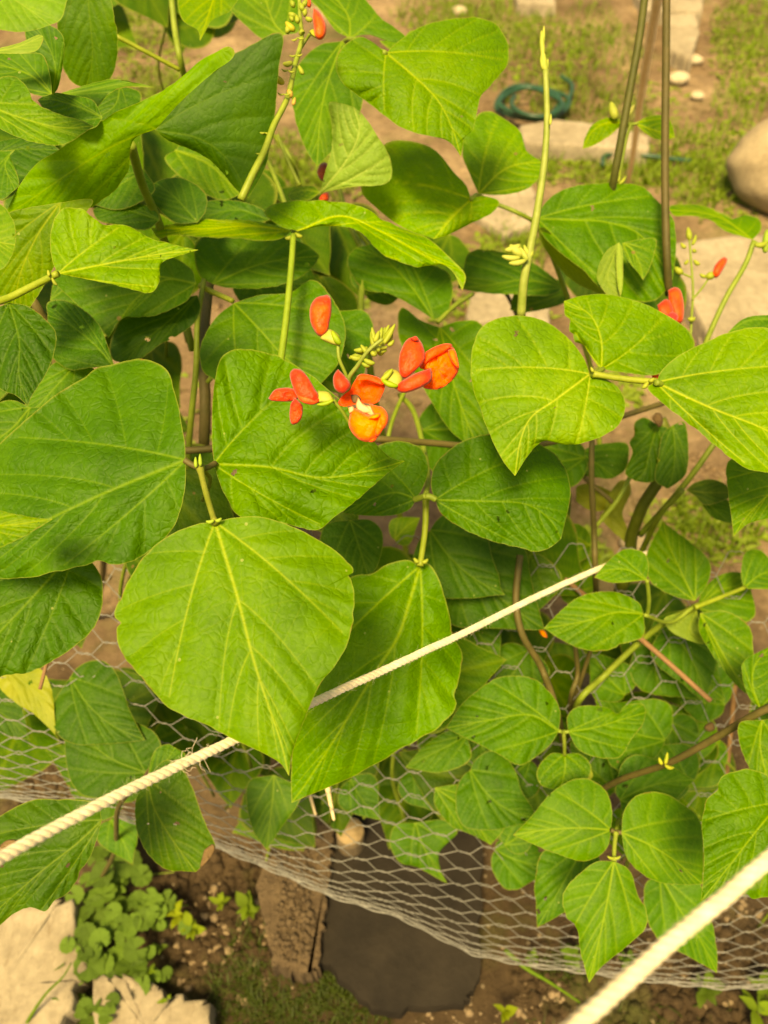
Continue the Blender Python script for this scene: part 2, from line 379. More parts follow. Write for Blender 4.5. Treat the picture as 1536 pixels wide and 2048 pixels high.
def pillow(name, outline, D, thick, mat, parent, col=(1, 1, 1), g=.2, h=0.0, n=40, cup=0.0, rough=0.0):
    """a closed petal or bud: outline in photo pixels, puffed to both sides by thick metres"""
    o = np.asarray(outline, float); c = o.mean(0); e = cr(np.vstack([o, o[:1]]), n+1)[:-1]
    rings = 9; V = []; Fs = []
    rel = np.linalg.norm(e-c, axis=1)
    for side in (-1, 1):
        for r in range(rings):
            t = 1-r/(rings-1) if r < rings-1 else 0
            if side == 1 and r == 0: continue
            p = c+(e-c)*max(t, 1e-3)
            z = thick*math.sqrt(max(0, 1-t*t))
            dp = D+D/F*(g*(c[1]-p[:, 1])+h*(p[:, 0]-c[0]))+(z if side > 0 else -z)+cup*(1-t*t)
            dp = dp+rough*(fbm(p[:, 0]*.11, p[:, 1]*.11, 3)-.45)
            V.append(P(p[:, 0], p[:, 1], dp))
    V = np.vstack(V); j = np.arange(n); j2 = (j+1) % n; nf = rings
    for r in range(rings-1): Fs.append(np.stack([r*n+j, r*n+j2, (r+1)*n+j2, (r+1)*n+j], -1))
    b0 = rings
    Fs.append(np.stack([j2, j, b0*n+j, b0*n+j2], -1))
    for r in range(rings-2): Fs.append(np.stack([(b0+r)*n+j2, (b0+r)*n+j, (b0+r+1)*n+j, (b0+r+1)*n+j2], -1))
    x = mesh(name, V, np.vstack(Fs), mat, parent); x.color = (*col, 1)
    if len(x.data.vertices) == len(V):
        e_ = np.concatenate([np.full(n, 1-r/(rings-1)) for r in range(rings)]+[np.full(n, 1-r/(rings-1)) for r in range(1, rings)])
        attr(x, 'rim', e_)
    return x
def bud(parent, a, b, D, wpx, col=(1, 1, 1), mat=None, name='bud', D2=None):
    """a small tapered bud from pixel a to pixel b"""
    D2 = D if D2 is None else D2; n = 9; t = np.linspace(0, 1, n)
    x = a[0]+(b[0]-a[0])*t; y = a[1]+(b[1]-a[1])*t+3*np.sin(t*np.pi)
    C = P(x, y, D+(D2-D)*t); R = wpx/2*D/F*np.sin(np.pi*(.10+.84*t))**.7
    V, Fq, caps = tube_geo(C, R, 8)
    o = mesh(name, V, [tuple(map(int, f)) for f in Fq]+caps, mat or BUD, parent); o.color = (*col, 1)
    return o
# ======================= THE GROUND =======================
def axis(fine0, fine1, step, far):
    c = list(np.arange(fine0, fine1, step)); a = fine1; s = step
    while a < far: c.append(a); s *= 1.25; a += s
    a = fine0-step; s = step; pre = []
    while a > -far: pre.append(a); s *= 1.25; a -= s
    return np.array(pre[::-1]+c+[far])
gx = axis(-1.5, 1.7, .013, 60); gy = axis(.0, 4.6, .015, 60)
GX, GY = np.meshgrid(gx, gy)
def gz(x, y):
    near = np.clip(1.6-np.hypot(x*.3, (y-1.5)*.25), .25, 1)
    z = .05*(fbm(x*1.3+40, y*1.3+40, 4)-.45)+.022*(fbm(x*9+20, y*9+7, 4)-.45)*near+.012*(fbm(x*34+3, y*34+9, 3)-.45)*near
    return z-.012
nyy, nxx = GX.shape; i = np.arange(nyy-1)[:, None]*nxx; j = np.arange(nxx-1)[None]
gf = np.stack([i+j, i+j+1, i+j+1+nxx, i+j+nxx], -1).reshape(-1, 4)
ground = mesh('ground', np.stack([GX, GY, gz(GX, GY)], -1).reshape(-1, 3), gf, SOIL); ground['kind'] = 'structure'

def slab(name, px, top, thick, mat, label, cat='paving slab', group=None, jit=.006, tilt=0, n=9, relief=.004):
    px = np.array(px, float); C = []
    for a, b in zip(px, np.roll(px, -1, 0)):
        for k in range(n): C.append(a+(b-a)*k/n)
    C = np.array(C); W = G(C[:, 0], C[:, 1], top); W[:, :2] += rng.normal(size=(len(W), 2))*jit*.5
    ctr = W.mean(0); base = np.array([ctr[0], ctr[1], top-thick]); n_ = len(W)
    def ring(k, dz): q = W.copy(); q[:, :2] = ctr[:2]+(q[:, :2]-ctr[:2])*k; q[:, 2] += dz; return q
    rings = [ring(1.0, -thick), ring(1.0, -.012), ring(.985, -.002)]
    for k in (.95, .8, .6, .4, .2, .03) if relief else ():
        r = ring(k, 0); r[:, 2] += relief*(fbm(r[:, 0]*22, r[:, 1]*22, 4)-.45); rings.append(r)
    for r in rings: r[:, 2] += tilt*(r[:, 0]-ctr[0])
    V = np.vstack(rings); jj = np.arange(n_); j2 = (jj+1) % n_
    Fs = np.vstack([np.stack([r*n_+jj, r*n_+j2, (r+1)*n_+j2, (r+1)*n_+jj], -1) for r in range(len(rings)-1)])
    last = (len(rings)-1)*n_
    sgn = np.sum((W[:, 0]-ctr[0])*(np.roll(W[:, 1], -1)-ctr[1])-(W[:, 1]-ctr[1])*(np.roll(W[:, 0], -1)-ctr[0]))
    fl = [tuple(map(int, f)) for f in Fs]+[tuple(range(last, last+n_))]
    if sgn < 0: fl = [f[::-1] for f in fl]
    o = mesh(name, V, fl, mat, off=base)
    o.data.polygons.foreach_set('use_smooth', [k >= 2*n_ and relief > 0 for k in range(len(fl))]); return tag(o, label, cat, group)
CLOD = simple('earth-covered board', (.060, .040, .024), (.130, .092, .056), 30, .95, .9, .004)
GP = 'pale paving slabs sunk in the soil'
slab('paving_slab', [(-260, 1900), (70, 1790), (140, 1800), (172, 1935), (150, 1990), (40, 2200), (-300, 2250)], .035, .06, PAVER, 'large cracked pale slab in the lower corner beside the round-leaved weeds', group=GP)
slab('paving_slab', [(190, 1952), (250, 1950), (340, 1985), (418, 2012), (400, 2250), (160, 2250)], .03, .05, PAVER, 'pale slab at the lower edge, just under the round-leaved weeds', group=GP)
slab('slate_slab', [(672, 1560), (930, 1560), (965, 1700), (960, 1960), (930, 2010), (760, 2030), (640, 1925)], .03, .03, SLATE, 'dark slate slab lying flat on the soil behind the wire netting', 'slate slab', jit=.004, relief=.0)
slab('wooden_board', [(530, 1600), (672, 1565), (664, 1690), (652, 1800), (638, 1935), (600, 1952), (545, 1925), (515, 1790)], .046, .05, CLOD, 'brown weathered board with crumbling earth on it next to the dark slate', 'board', jit=.004, n=16, relief=.0)
slab('paving_slab', [(1345, 485), (1480, 468), (1555, 470), (1580, 640), (1420, 680), (1360, 560)], .05, .09, PAVER, 'pale step stone behind the small red flowers, nearest the boulder', group=GP)
slab('paving_slab', [(1400, 560), (1560, 640), (1580, 760), (1430, 745), (1395, 690)], .02, .05, PAVER, 'pale stone just below the step stone, mostly behind bean leaves', group=GP)
slab('paving_slab', [(1035, 250), (1110, 238), (1230, 250), (1300, 272), (1300, 300), (1180, 292), (1050, 288)], .04, .06, PAVER, 'long pale stone between the hose coil and the upright bare stems', group=GP)
slab('paving_slab', [(1335, 28), (1392, 24), (1398, 60), (1385, 118), (1340, 100)], .04, .06, PAVER, 'pale stone far up the bed beside the tallest bare vine', group=GP)
slab('paving_slab', [(1270, -18), (1410, -20), (1405, 22), (1290, 20)], .05, .07, PAVER, 'pale stone at the far top edge between the two bare vines', group=GP)
slab('paving_slab', [(1030, -18), (1110, -20), (1112, 8), (1035, 6)], .05, .07, PAVER, 'pale stone at the far top edge above the soil, between leaf and pale shoot', group=GP)
slab('paving_slab', [(940, 590), (985, 575), (1100, 600), (1100, 650), (1000, 640), (930, 650)], .02, .05, PAVER, 'pale flat stone seen between the green shoot and the scarlet flowers', group=GP)
slab('paving_slab', [(1380, 1500), (1425, 1490), (1450, 1560), (1430, 1620), (1375, 1590)], .02, .04, PAVER, 'small pale stone showing through the netting beneath the dark diagonal vine', group=GP)
slab('paving_slab', [(960, 380), (1060, 360), (1090, 440), (1010, 470), (950, 430)], .02, .05, PAVER, 'pale stone behind the leaf stalks below the long pale shoot', group=GP)

# boulder
def rock(name, x, y, rx, ry, rz, mat, label, cat, group=None, sub=4, sink=.25, seed=0, z=0):
    bm = bmesh.new(); bmesh.ops.create_icosphere(bm, subdivisions=sub, radius=1)
    c = G(x, y, z); V = np.array([v.co[:] for v in bm.verts])
    k = 1+.30*(fbm(V[:, 0]*.9+seed, V[:, 1]*.9+V[:, 2]*1.1+seed, 2)-.45)+.03*(fbm(V[:, 0]*5+seed, V[:, 2]*5+V[:, 1]*3, 3)-.45)
    V = V*k[:, None]*np.array((rx, ry, rz)); V[:, 2] += rz*(1-2*sink)
    fl = [tuple(v.index for v in f.verts) for f in bm.faces]; bm.free()
    o = mesh(name, V, fl, mat); o.location = (c[0], c[1], -.01); return tag(o, label, cat, group) if label else o
rock('boulder', 1580, 395, .225, .19, .14, ROCK, 'large smooth rounded brown boulder at the edge of the bed', 'boulder', sub=5, sink=.08, seed=3)
for k, (x, y, r, lab) in enumerate([(1358, 158, .035, 'small white stone next to the far bare vine'), (1388, 120, .03, 'whitish stone in the dark soil furthest up the bed'), (1395, 190, .022, 'pale chip of stone below two others in the dark soil'), (918, 22, .03, 'pale stone beyond the big bright green leaf'), (1440, 1300, .02, 'small brown stone between the folded bean leaves'), (1140, 1120, .018, 'pale stone just above the far end of the taut twine')]):
    rock('stone', x, y, r*1.2, r, r*.7, PEBBLE, lab, 'stone', 'small stones lying on the soil', sub=3, seed=k*5+1)
rock('stone', 1270, 1085, .03, .025, .02, ROCK, 'brown stone on the bare soil under the vine stems', 'stone', 'small stones lying on the soil', sub=3, seed=60)

# garden hose
def hose(pts, label, r=.0075):
    c = cr(np.array([tuple(G(x, y, z)) for x, y, z in pts]), 14*len(pts))
    V, Fq, caps = tube_geo(c, r, 10)
    o = mesh('garden_hose', V, [tuple(map(int, f)) for f in Fq]+caps, HOSE, off=c[0]); return tag(o, label, 'hose', 'green garden hose lengths')
pts = []
for k in range(62):
    a = k*.36+.6; rx = 74-k*.36+9*math.sin(k*.5); ry = 36-k*.22+5*math.cos(k*.7)
    pts.append((1060+rx*math.cos(a)+k*.12, 205+ry*math.sin(a), .015+.0008*k))
hose([(1122, 152, .02), (1145, 175, .02)]+pts, 'coil of green garden hose lying on the grass')
hose([(1205, 330, .015), (1210, 312, .015), (1250, 306, .02), (1300, 312, .02), (1345, 318, .015), (1380, 322, .01)], 'short loop of green garden hose between the bare vines')

# wooden stake and canes
def stake(x, y, r, h, label):
    c = G(x, y, h); root = empty('wooden_stake', (c[0], c[1], 0), label, 'stake')
    V, Fq, caps = tube_geo(np.array([[c[0], c[1], z] for z in np.linspace(-.05, h, 8)])+rng.normal(size=(8, 3))*.0006, r, 20)
    mesh('post', V, [tuple(map(int, f)) for f in Fq]+caps, WOOD, root)
    V, Fq, caps = tube_geo(np.array([[c[0], c[1], h], [c[0], c[1], h+.003]]), r*.97, 20)
    mesh('cut_end', V, [tuple(map(int, f)) for f in Fq]+caps, CUT, root)
stake(700, 1663, .0195, .07, 'short round wooden stake with a pale sawn end seen from above')
def cane(a, b, za, zb, r, mat, label, extra=None):
    A_ = G(a[0], a[1], za); B_ = G(b[0], b[1], zb)
    t = np.linspace(0, 1.5, 36)[:, None]; c = A_*(1-t)+B_*t; c += .002*np.stack([np.sin(t[:, 0]*7), np.cos(t[:, 0]*5), 0*t[:, 0]], -1)
    R = r*(1+.10*(np.sin(t[:, 0]*24)**20)); V, Fq, caps = tube_geo(c, R, 9)
    tag(mesh('cane', V, [tuple(map(int, f)) for f in Fq]+caps, mat, off=c[0]), label, 'cane', 'dry canes stuck among the beans')
cane((1255, 372), (1318, -25), .0, .85, .0075, CANE, 'tan dry cane leaning behind the two bare vines')
def cane2(pts, r, label, mat=REDCANE):
    o = tube('cane', pts, r, r*.85, mat, None, n=20); tag(o, label, 'cane', 'dry canes stuck among the beans')
cane2([(1058, 1100, .86), (1175, 1195, .80), (1290, 1285, .745), (1422, 1402, .72)], .0028, 'reddish dry stalk slanting down behind the wire netting')
cane2([(1470, 1370, .95), (1460, 1480, .97), (1448, 1620, 1.0)], .003, 'upright reddish stalk behind the dark diagonal vine')
cane2([(108, 1270, .60), (95, 1320, .60), (80, 1378, .60)], .0016, 'thin brown broken stalk hanging below the dark leaf')

# ======================= WIRE NETTING =======================
# bottom, middle and top edge of the bulging sheet: x, y, depth
NB = np.array([(-260, 1560, .80), (0, 1592, .80), (150, 1612, .81), (300, 1652, .83), (430, 1695, .85), (560, 1748, .87), (657, 1790, .88), (800, 1832, .90), (860, 1862, .91), (950, 1905, .93), (1060, 1928, .94), (1180, 1942, .94), (1330, 1962, .94), (1450, 1974, .94), (1560, 1972, .94), (1800, 1960, .95)])
NT = np.array([(-260, 980, .76), (0, 1010, .76), (430, 1040, .76), (700, 1062, .75), (860, 1070, .74), (1060, 1085, .74), (1300, 1100, .77), (1560, 1110, .77), (1800, 1110, .77)])
NM = np.array([(-260, 1440, .72), (0, 1452, .72), (300, 1490, .73), (500, 1540, .75), (700, 1590, .78), (900, 1640, .80), (1100, 1690, .84), (1300, 1720, .85), (1560, 1740, .85), (1800, 1740, .85)])
def net(a, t):
    """a: across in photo pixels of the sheet, t: 0 bottom .. 1 top"""
    ev = lambda Q, k: np.interp(a, Q[:, 0], Q[:, k])
    sm = lambda k: np.clip(t, 0, 1)
    w0 = (1-t)*(1-2*t); w1 = 4*t*(1-t); w2 = t*(2*t-1)
    y = w0*ev(NB, 1)+w1*ev(NM, 1)+w2*ev(NT, 1); D = w0*ev(NB, 2)+w1*ev(NM, 2)+w2*ev(NT, 2)
    x = a+(a-800)*.16*t**1.3+10*np.sin(t*9+a*.004)
    y = y+9*np.sin(a*.011+t*4)*t*(1-t)*2+26*(fbm(a*.006+9, t*3+2, 2)-.37)*np.sin(np.pi*np.clip(t, 0, 1))
    return x, y, D+.02*(fbm(a*.005, t*2+3, 2)-.37)
netroot = empty('wire_netting', tuple(P(800, 1850, .9)), 'sagging galvanised hexagonal wire netting behind the front leaves', 'wire netting')
NR = 37; PITCHX = 46.0
for jrow in range(NR):
    pts = []; c = 0; x = -526.0; k = 0
    while x < 2150:
        r0 = jrow+((k+jrow) % 2)
        t0 = (r0/NR)**1.12; xa = x+rng.normal()*1.6; dt = rng.normal()*.0025
        up = 1 if (r0 > jrow) else -1
        for q in (0, .25, .5, .75, 1):                       # twisted pair: each wire winds round its neighbour
            tw = .0011*math.cos(q*2*math.pi*2.0)*up
            pts.append((xa+q*PITCHX*.52, t0+dt, tw))
        x += PITCHX; k += 1
    pts = np.array(pts); X_, Y_, D_ = net(pts[:, 0], np.clip(pts[:, 1], 0, 1.0))
    W = P(X_, Y_+pts[:, 2]/.9*F*.5, D_+pts[:, 2])
    V, Fq, caps = tube_geo(W, .00046, 5)
    mesh('wire', V, [tuple(map(int, f)) for f in Fq]+caps, WIRE, netroot)
for off, e in ((0, .0), (3.5, .0)):
    a = np.linspace(-526, 2140, 560); X_, Y_, D_ = net(a, np.zeros_like(a)); Y_ = Y_+off+1.8*np.sin(a*.09+off); D_ = D_+.0012*np.cos(a*.09+off)
    V, Fq, caps = tube_geo(P(X_, Y_, D_), .0010, 6); mesh('selvage_wire', V, [tuple(map(int, f)) for f in Fq]+caps, WIRE, netroot)
# ======================= BEAN PLANTS =======================
GB = 'runner bean plants crowded in the bed'
def plant(name, px, label, group=GB):
    c = G(px[0], px[1], 0); return empty(name, (c[0], c[1], 0), label, 'bean plant', group)
def stemline(p, pts, r0, r1, mat=None, name='stem', **kw): return tube(name, pts, r0, r1, mat or STEM, p, **kw)
def gd(x, y): return (x, y, float(DG(x, y, 0)))
B_ = (1.0, 1.0, 1.0); LT = (1.35, 1.22, 1.3); YE = (1.55, 1.25, .8); DK = (.68, .78, .75); OL = (1.25, 1.0, 1.3); PALE = (1.9, 1.6, 3.2)

# ---- front plant: the three largest leaflets and the open scarlet flowers
p1 = plant('bean_plant', (405, 1400), 'runner bean with the three biggest leaves and the open orange and scarlet flower cluster')
lf = stemline(p1, [(405, 1000, .62), (420, 960, .52), (402, 935, .425)], .0016, .0014, name='leaf_stalk')
lf = stemline(p1, [(400, 935, .424), (412, 985, .405), (430, 1046, .385)], .0017, .0014, name='leaf_stalk', col=(1.1, .9, 1), swell=.5)
stemline(p1, [(401, 936, .424), (385, 930, .424), (369, 920, .424)], .0015, .0017, name='leaf_stalk', mat=VINE)
stemline(p1, [(401, 936, .424), (415, 935, .432), (430, 927, .44)], .0015, .0017, name='leaf_stalk', mat=VINE)
for a, b in (((392, 935), (391, 914)), ((401, 932), (400, 908)), ((428, 1040), (412, 1042)), ((431, 1040), (443, 1036))): bud(p1, a, b, .42 if a[1] < 1000 else .383, 8, name='stipel', col=(.9, 1.1, 1))
leaf(p1, [(430, 1045), (475, 1195), (510, 1330), (560, 1480), (578, 1552)],
     [(395, 1048), (340, 1070), (290, 1110), (255, 1165), (232, 1215), (231, 1234), (242, 1246), (231, 1262), (245, 1310), (290, 1365), (345, 1420), (400, 1445), (470, 1480), (530, 1508), (562, 1528)],
     [(470, 1035), (530, 1035), (600, 1060), (660, 1095), (700, 1130), (706, 1145), (696, 1152), (708, 1175), (706, 1250), (690, 1300), (665, 1335), (640, 1370), (625, 1400), (605, 1450), (585, 1505)],
     .385, g=.34, h=.02, fold=-.06, dome=.07, wave=.012, col=(1.75, 1.4, 1.5), quilt=.9)
leaf(p1, [(371, 920), (235, 975), (140, 1018), (20, 1075), (-110, 1125)],
     [(369, 880), (358, 820), (347, 775), (330, 738), (290, 720), (230, 727), (180, 745), (120, 785), (60, 832), (0, 886), (-60, 945), (-100, 1030)],
     [(371, 960), (364, 1012), (345, 1060), (300, 1103), (250, 1126), (222, 1128), (190, 1124), (130, 1140), (60, 1155), (0, 1157), (-60, 1148)],
     .425, g=.35, h=-.12, fold=-.10, dome=.10, wave=.02, col=(.82, .92, .8), quilt=1.3)
leaf(p1, [(428, 928), (537, 934), (640, 955), (740, 941), (810, 922)],
     [(424, 880), (424, 820), (430, 760), (442, 715), (470, 699), (520, 702), (575, 722), (640, 765), (700, 820), (750, 885), (782, 915)],
     [(438, 962), (456, 1002), (478, 1032), (530, 1040), (575, 1048), (620, 1060), (640, 1058), (668, 1036), (702, 1010), (742, 975), (778, 944)],
     .44, g=.25, h=.10, fold=.12, dome=.10, wave=.03, col=(1.35, 1.25, 1.0), quilt=1.9)
# main stems
stemline(p1, [(425, 440, .80), (412, 600, .72), (408, 740, .68), (412, 900, .70), (400, 1100, .85), gd(405, 1400)], .0042, .0055, mat=VINE, wob=.002)
stemline(p1, [(408, 560, .64), (395, 640, .62), (392, 740, .62), (380, 860, .64), (372, 990, .70)], .002, .0028)
stemline(p1, [(415, 765, .66), (470, 700, .64), (560, 730, .50)], .002, .002)
stemline(p1, [(360, 902, .60), (440, 896, .60), (600, 880, .62), (750, 878, .62), (850, 885, .64), (960, 892, .66), (1100, 885, .68), (1230, 838, .72), (1330, 805, .76)], .0027, .0026, mat=VINE)
stemline(p1, [(560, 732, .55), (572, 640, .56), (582, 540, .57), (587, 470, .58)], .0026, .0022, name='leaf_stalk', col=(1.0, 1.1, .8))
leaf(p1, [(150, 1100), (60, 1200), (-60, 1330), (-120, 1420)], [(100, 1080), (20, 1090), (-80, 1150), (-130, 1250), (-140, 1350)],
     [(185, 1125), (204, 1160), (205, 1205), (194, 1245), (165, 1280), (110, 1318), (60, 1345), (0, 1355), (-60, 1400)], .47, g=.35, fold=-.1, col=DK, quilt=1.3)
leaf(p1, [(-60, 1050), (20, 1050), (106, 1038)], [(-20, 1020), (30, 1028), (75, 1036)], [(-20, 1096), (30, 1082), (70, 1060)], .36, col=YE)
# flower cluster
fc = .395
ax = stemline(p1, [(735, 850, .43), (715, 800, .412), (697, 762, .40), (716, 730, .395), (738, 700, .39), (765, 678, .388)], .0013, .0009, name='flower_stalk', col=(1.1, 1.05, 1.5))
for a, b, wd in [((765, 690), (790, 648), 9), ((752, 690), (744, 655), 9), ((750, 696), (742, 664), 10), ((760, 690), (770, 655), 9), ((770, 686), (785, 668), 9), ((758, 680), (764, 655), 9), ((748, 684), (758, 662), 9), ((768, 678), (784, 654), 8), ((740, 708), (722, 690), 9), ((756, 706), (768, 700), 9), ((732, 712), (712, 712), 8), ((745, 700), (774, 700), 9), ((760, 702), (752, 688), 9),
                 ((752, 712), (746, 688), 8), ((742, 702), (753, 708), 9), ((728, 702), (698, 716), 10), ((735, 695), (708, 700), 9), ((722, 716), (700, 712), 9), ((728, 718), (750, 726), 9), ((775, 690), (788, 680), 7), ((748, 690), (775, 694), 8), ((765, 672), (778, 650), 7), ((724, 726), (742, 730), 7)]:
    bud(p1, a, b, fc-.004+rng.random()*.008, wd+2)
def flower(parent, label=None):
    o = bpy.data.objects.new('flower', None); COL.objects.link(o); o.parent = parent; o.empty_display_size = .01
    if label: o['label'] = label
    return o
def pf(n, pts, D, th, mat, par, **kw):
    return pillow(n, pts, D, th, mat, par, **kw)
f = flower(p1)
pf('petal', [(654, 589), (662, 596), (663, 623), (659, 645), (656, 661), (646, 671), (637, 672), (628, 661), (621, 645), (619, 625), (622, 609), (633, 595)], fc, .0045, PETAL, f, col=(1.0, 1.25, 1), g=.1, rough=.002)
pf('calyx', [(655, 656), (668, 662), (679, 672), (680, 684), (673, 691), (657, 686), (640, 675)], fc+.0005, .0038, BUD, f, col=(1.5, 1.25, 2.2))
bud(f, (681, 688), (664, 662), fc-.003, 14, name='sepal', col=(.85, 1.05, .6))
stemline(p1, [(676, 688, fc), (678, 716, fc), (690, 745, fc+.003), (697, 762, .40)], .0009, .0009, name='flower_stalk')
f = flower(p1)
pf('petal', [(536, 797), (552, 778), (586, 777), (596, 797), (580, 803), (545, 802)], fc+.012, .0032, PETAL, f, rough=.004, col=(.95, .85, 1))
pf('petal', [(590, 795), (602, 806), (606, 816), (602, 839), (586, 850), (579, 836), (581, 809)], fc+.008, .003, PETAL, f, rough=.005, col=(.9, .8, 1))
pf('petal', [(588, 737), (602, 739), (616, 754), (629, 776), (639, 794), (629, 808), (610, 805), (591, 787), (580, 757), (581, 743)], fc, .0042, PETAL, f, col=(.9, .75, 1), rough=.002)
pf('petal', [(590, 784), (604, 786), (640, 798), (630, 809), (612, 808), (598, 800)], fc-.002, .0022, PETAL, f, col=(1, 1.3, 1.2))
pf('calyx', [(636, 781), (657, 784), (667, 798), (664, 806), (640, 806), (629, 805)], fc, .003, BUD, f, col=(1.4, 1.25, 1.9))
bud(f, (667, 800), (634, 809), fc-.003, 9, name='sepal', col=(.85, 1.05, .6))
stemline(p1, [(666, 800, fc), (684, 822, fc+.003), (702, 852, fc+.008)], .0009, .0009, name='flower_stalk')
f = flower(p1)
pf('petal', [(676, 738), (689, 751), (701, 768), (695, 781), (684, 787), (670, 779), (666, 762), (668, 749)], fc-.006, .0042, PETAL, f, col=(.85, .6, 1))
f = flower(p1)
pf('petal', [(722, 747), (758, 755), (770, 771), (763, 792), (752, 807), (728, 806), (711, 809), (690, 813), (675, 808), (684, 792), (700, 779), (709, 762)], fc+.004, .0014, ORANGE, f, col=(.97, .72, 1), cup=.005, g=.35, rough=.004)
pf('petal', [(709, 762), (722, 748), (757, 755), (768, 770), (740, 762), (722, 756)], fc+.001, .0012, ORANGE, f, col=(1, .62, 1))
pf('throat', [(702, 790), (714, 789), (722, 797), (716, 806), (705, 804)], fc+.0035, .0012, DEAD, f, col=(.8, .5, .5))
pf('keel', [(716, 795), (724, 806), (738, 815), (745, 826), (722, 825), (712, 812)], fc-.001, .002, PINK, f)
pf('keel', [(724, 812), (740, 812), (756, 820), (750, 832), (735, 828)], fc-.001, .0015, PINK, f)
pf('petal', [(702, 818), (712, 817), (725, 823), (736, 830), (752, 828), (762, 833), (768, 850), (762, 866), (750, 880), (735, 884), (716, 878), (702, 862), (697, 845)], fc-.003, .006, ORANGE, f, col=(1, 1.25, 1), g=.1, rough=.003)
pf('petal', [(738, 806), (752, 811), (766, 815), (776, 830), (774, 848), (764, 862), (755, 873), (750, 866), (758, 845), (756, 832), (746, 824)], fc-.0055, .0035, ORANGE, f, col=(1, 1.15, 1), rough=.003)
pf('petal', [(736, 837), (746, 829), (760, 827), (758, 834), (748, 838)], fc-.010, .0014, ORANGE, f, col=(1.02, 1.7, 1))
pf('petal', [(697, 815), (706, 813), (708, 822), (699, 826)], fc-.004, .0018, PINK, f)
pf('petal', [(745, 872), (757, 868), (750, 882), (738, 884)], fc-.004, .002, ORANGE, f, col=(1, .8, 1))
f = flower(p1)
pf('petal', [(851, 706), (875, 693), (897, 688), (911, 702), (918, 735), (908, 757), (884, 776), (864, 779), (846, 774), (856, 750), (846, 738), (838, 734)], fc+.018, .0028, ORANGE, f, col=(1, .88, 1), rough=.011, cup=-.002)
pf('petal', [(851, 704), (868, 694), (890, 687), (905, 690), (885, 706), (862, 718), (846, 730), (848, 716)], fc+.013, .0020, ORANGE, f, col=(.97, .55, 1), rough=.002)
pf('petal', [(896, 700), (908, 698), (914, 712), (918, 736), (907, 728), (899, 714)], fc+.011, .002, ORANGE, f, col=(1, 1.0, 1))
pf('petal', [(834, 673), (845, 688), (850, 708), (847, 724), (829, 743), (810, 757), (799, 749), (797, 724), (802, 699), (815, 678)], fc+.008, .0042, PETAL, f, col=(1, 1.0, 1), rough=.002)
pf('petal', [(862, 736), (865, 751), (859, 765), (834, 779), (807, 786), (793, 779), (794, 768), (812, 757), (832, 746)], fc+.004, .0045, PETAL, f, col=(.9, .75, 1))
pf('petal', [(820, 676), (832, 672), (837, 680), (828, 682)], fc+.006, .002, PETAL, f, col=(.9, .6, 1))
pf('calyx', [(764, 760), (768, 746), (782, 738), (798, 744), (806, 762), (796, 779), (780, 771)], fc+.006, .0042, BUD, f, col=(1.5, 1.25, 1.9))
bud(f, (762, 760), (785, 738), fc+.001, 12, name='sepal', col=(1.1, 1.1, 1)); bud(f, (764, 760), (796, 772), fc+.0005, 12, name='sepal', col=(.8, 1.05, .5))
stemline(p1, [(763, 760, fc+.006), (745, 764, .405), (712, 752, .402)], .0009, .0009, name='flower_stalk')

# ---- central plant behind the twine
p2 = plant('bean_plant', (850, 1450), 'runner bean whose long dark leaf hangs behind the taut twine')
stemline(p2, [(852, 992, .57), (850, 1060, .565), (840, 1132, .556)], .0024, .0020, name='leaf_stalk', col=(1.2, 1.1, 1), swell=.3)
stemline(p2, [(852, 992, .535), (842, 995, .54), (830, 999, .545)], .0022, .0022, name='leaf_stalk')
stemline(p2, [(852, 992, .535), (862, 994, .535), (872, 999, .535)], .0022, .0022, name='leaf_stalk')
stemline(p2, [(852, 992, .54), (855, 940, .64), (830, 830, .72), (800, 790, .76)], .002, .0026, name='leaf_stalk')
bud(p2, (838, 1123), (828, 1116), .553, 9, name='stipel'); bud(p2, (844, 1123), (856, 1118), .553, 9, name='stipel')
leaf(p2, [(840, 1132), (820, 1200), (795, 1275), (750, 1345), (690, 1445), (620, 1555), (583, 1606)],
     [(815, 1120), (780, 1126), (745, 1146), (700, 1157), (655, 1200), (625, 1270), (600, 1360), (588, 1450), (582, 1545)],
     [(858, 1128), (878, 1160), (900, 1228), (906, 1268), (925, 1310), (920, 1350), (908, 1388), (912, 1410), (895, 1440), (850, 1470), (780, 1512), (700, 1556), (620, 1590)],
     .560, g=.12, h=-.02, fold=-.12, dome=.10, wave=.022, col=(1.35, 1.3, .8), quilt=1.3)
leaf(p2, [(870, 1000), (960, 1002), (1050, 1008), (1100, 1040), (1122, 1078)],
     [(862, 970), (870, 930), (905, 895), (950, 872), (1000, 868), (1060, 880), (1110, 908), (1137, 955), (1140, 1000), (1130, 1045)],
     [(885, 1030), (930, 1060), (990, 1084), (1040, 1096), (1070, 1103), (1100, 1095)], .54, g=.3, h=.08, fold=-.10, dome=.14, wave=.02, col=(.78, .88, .6), quilt=1.4)
leaf(p2, [(832, 998), (790, 985), (740, 1000), (686, 1027)], [(846, 975), (857, 940), (850, 908), (832, 890), (790, 882), (745, 900), (705, 960)],
     [(820, 1018), (790, 1030), (745, 1032), (712, 1030)], .55, g=.3, h=-.05, fold=-.1, col=(.8, .92, .6), quilt=1.3)
stemline(p2, [(730, 480, .80), (728, 560, .74), (722, 640, .72), (735, 760, .74), (770, 880, .80), (800, 1000, .95), gd(850, 1450)], .0028, .0045, wob=.003)
stemline(p2, [(770, 905, .72), (785, 840, .73), (815, 770, .75)], .002, .002)
leaf(p2, [(868, 640), (820, 570), (770, 520), (712, 495)], [(895, 625), (906, 585), (898, 548), (868, 530), (820, 512), (760, 488)], [(830, 615), (780, 588), (730, 580), (700, 545), (695, 515)], .72, g=.4, col=(.85, .95, .8))
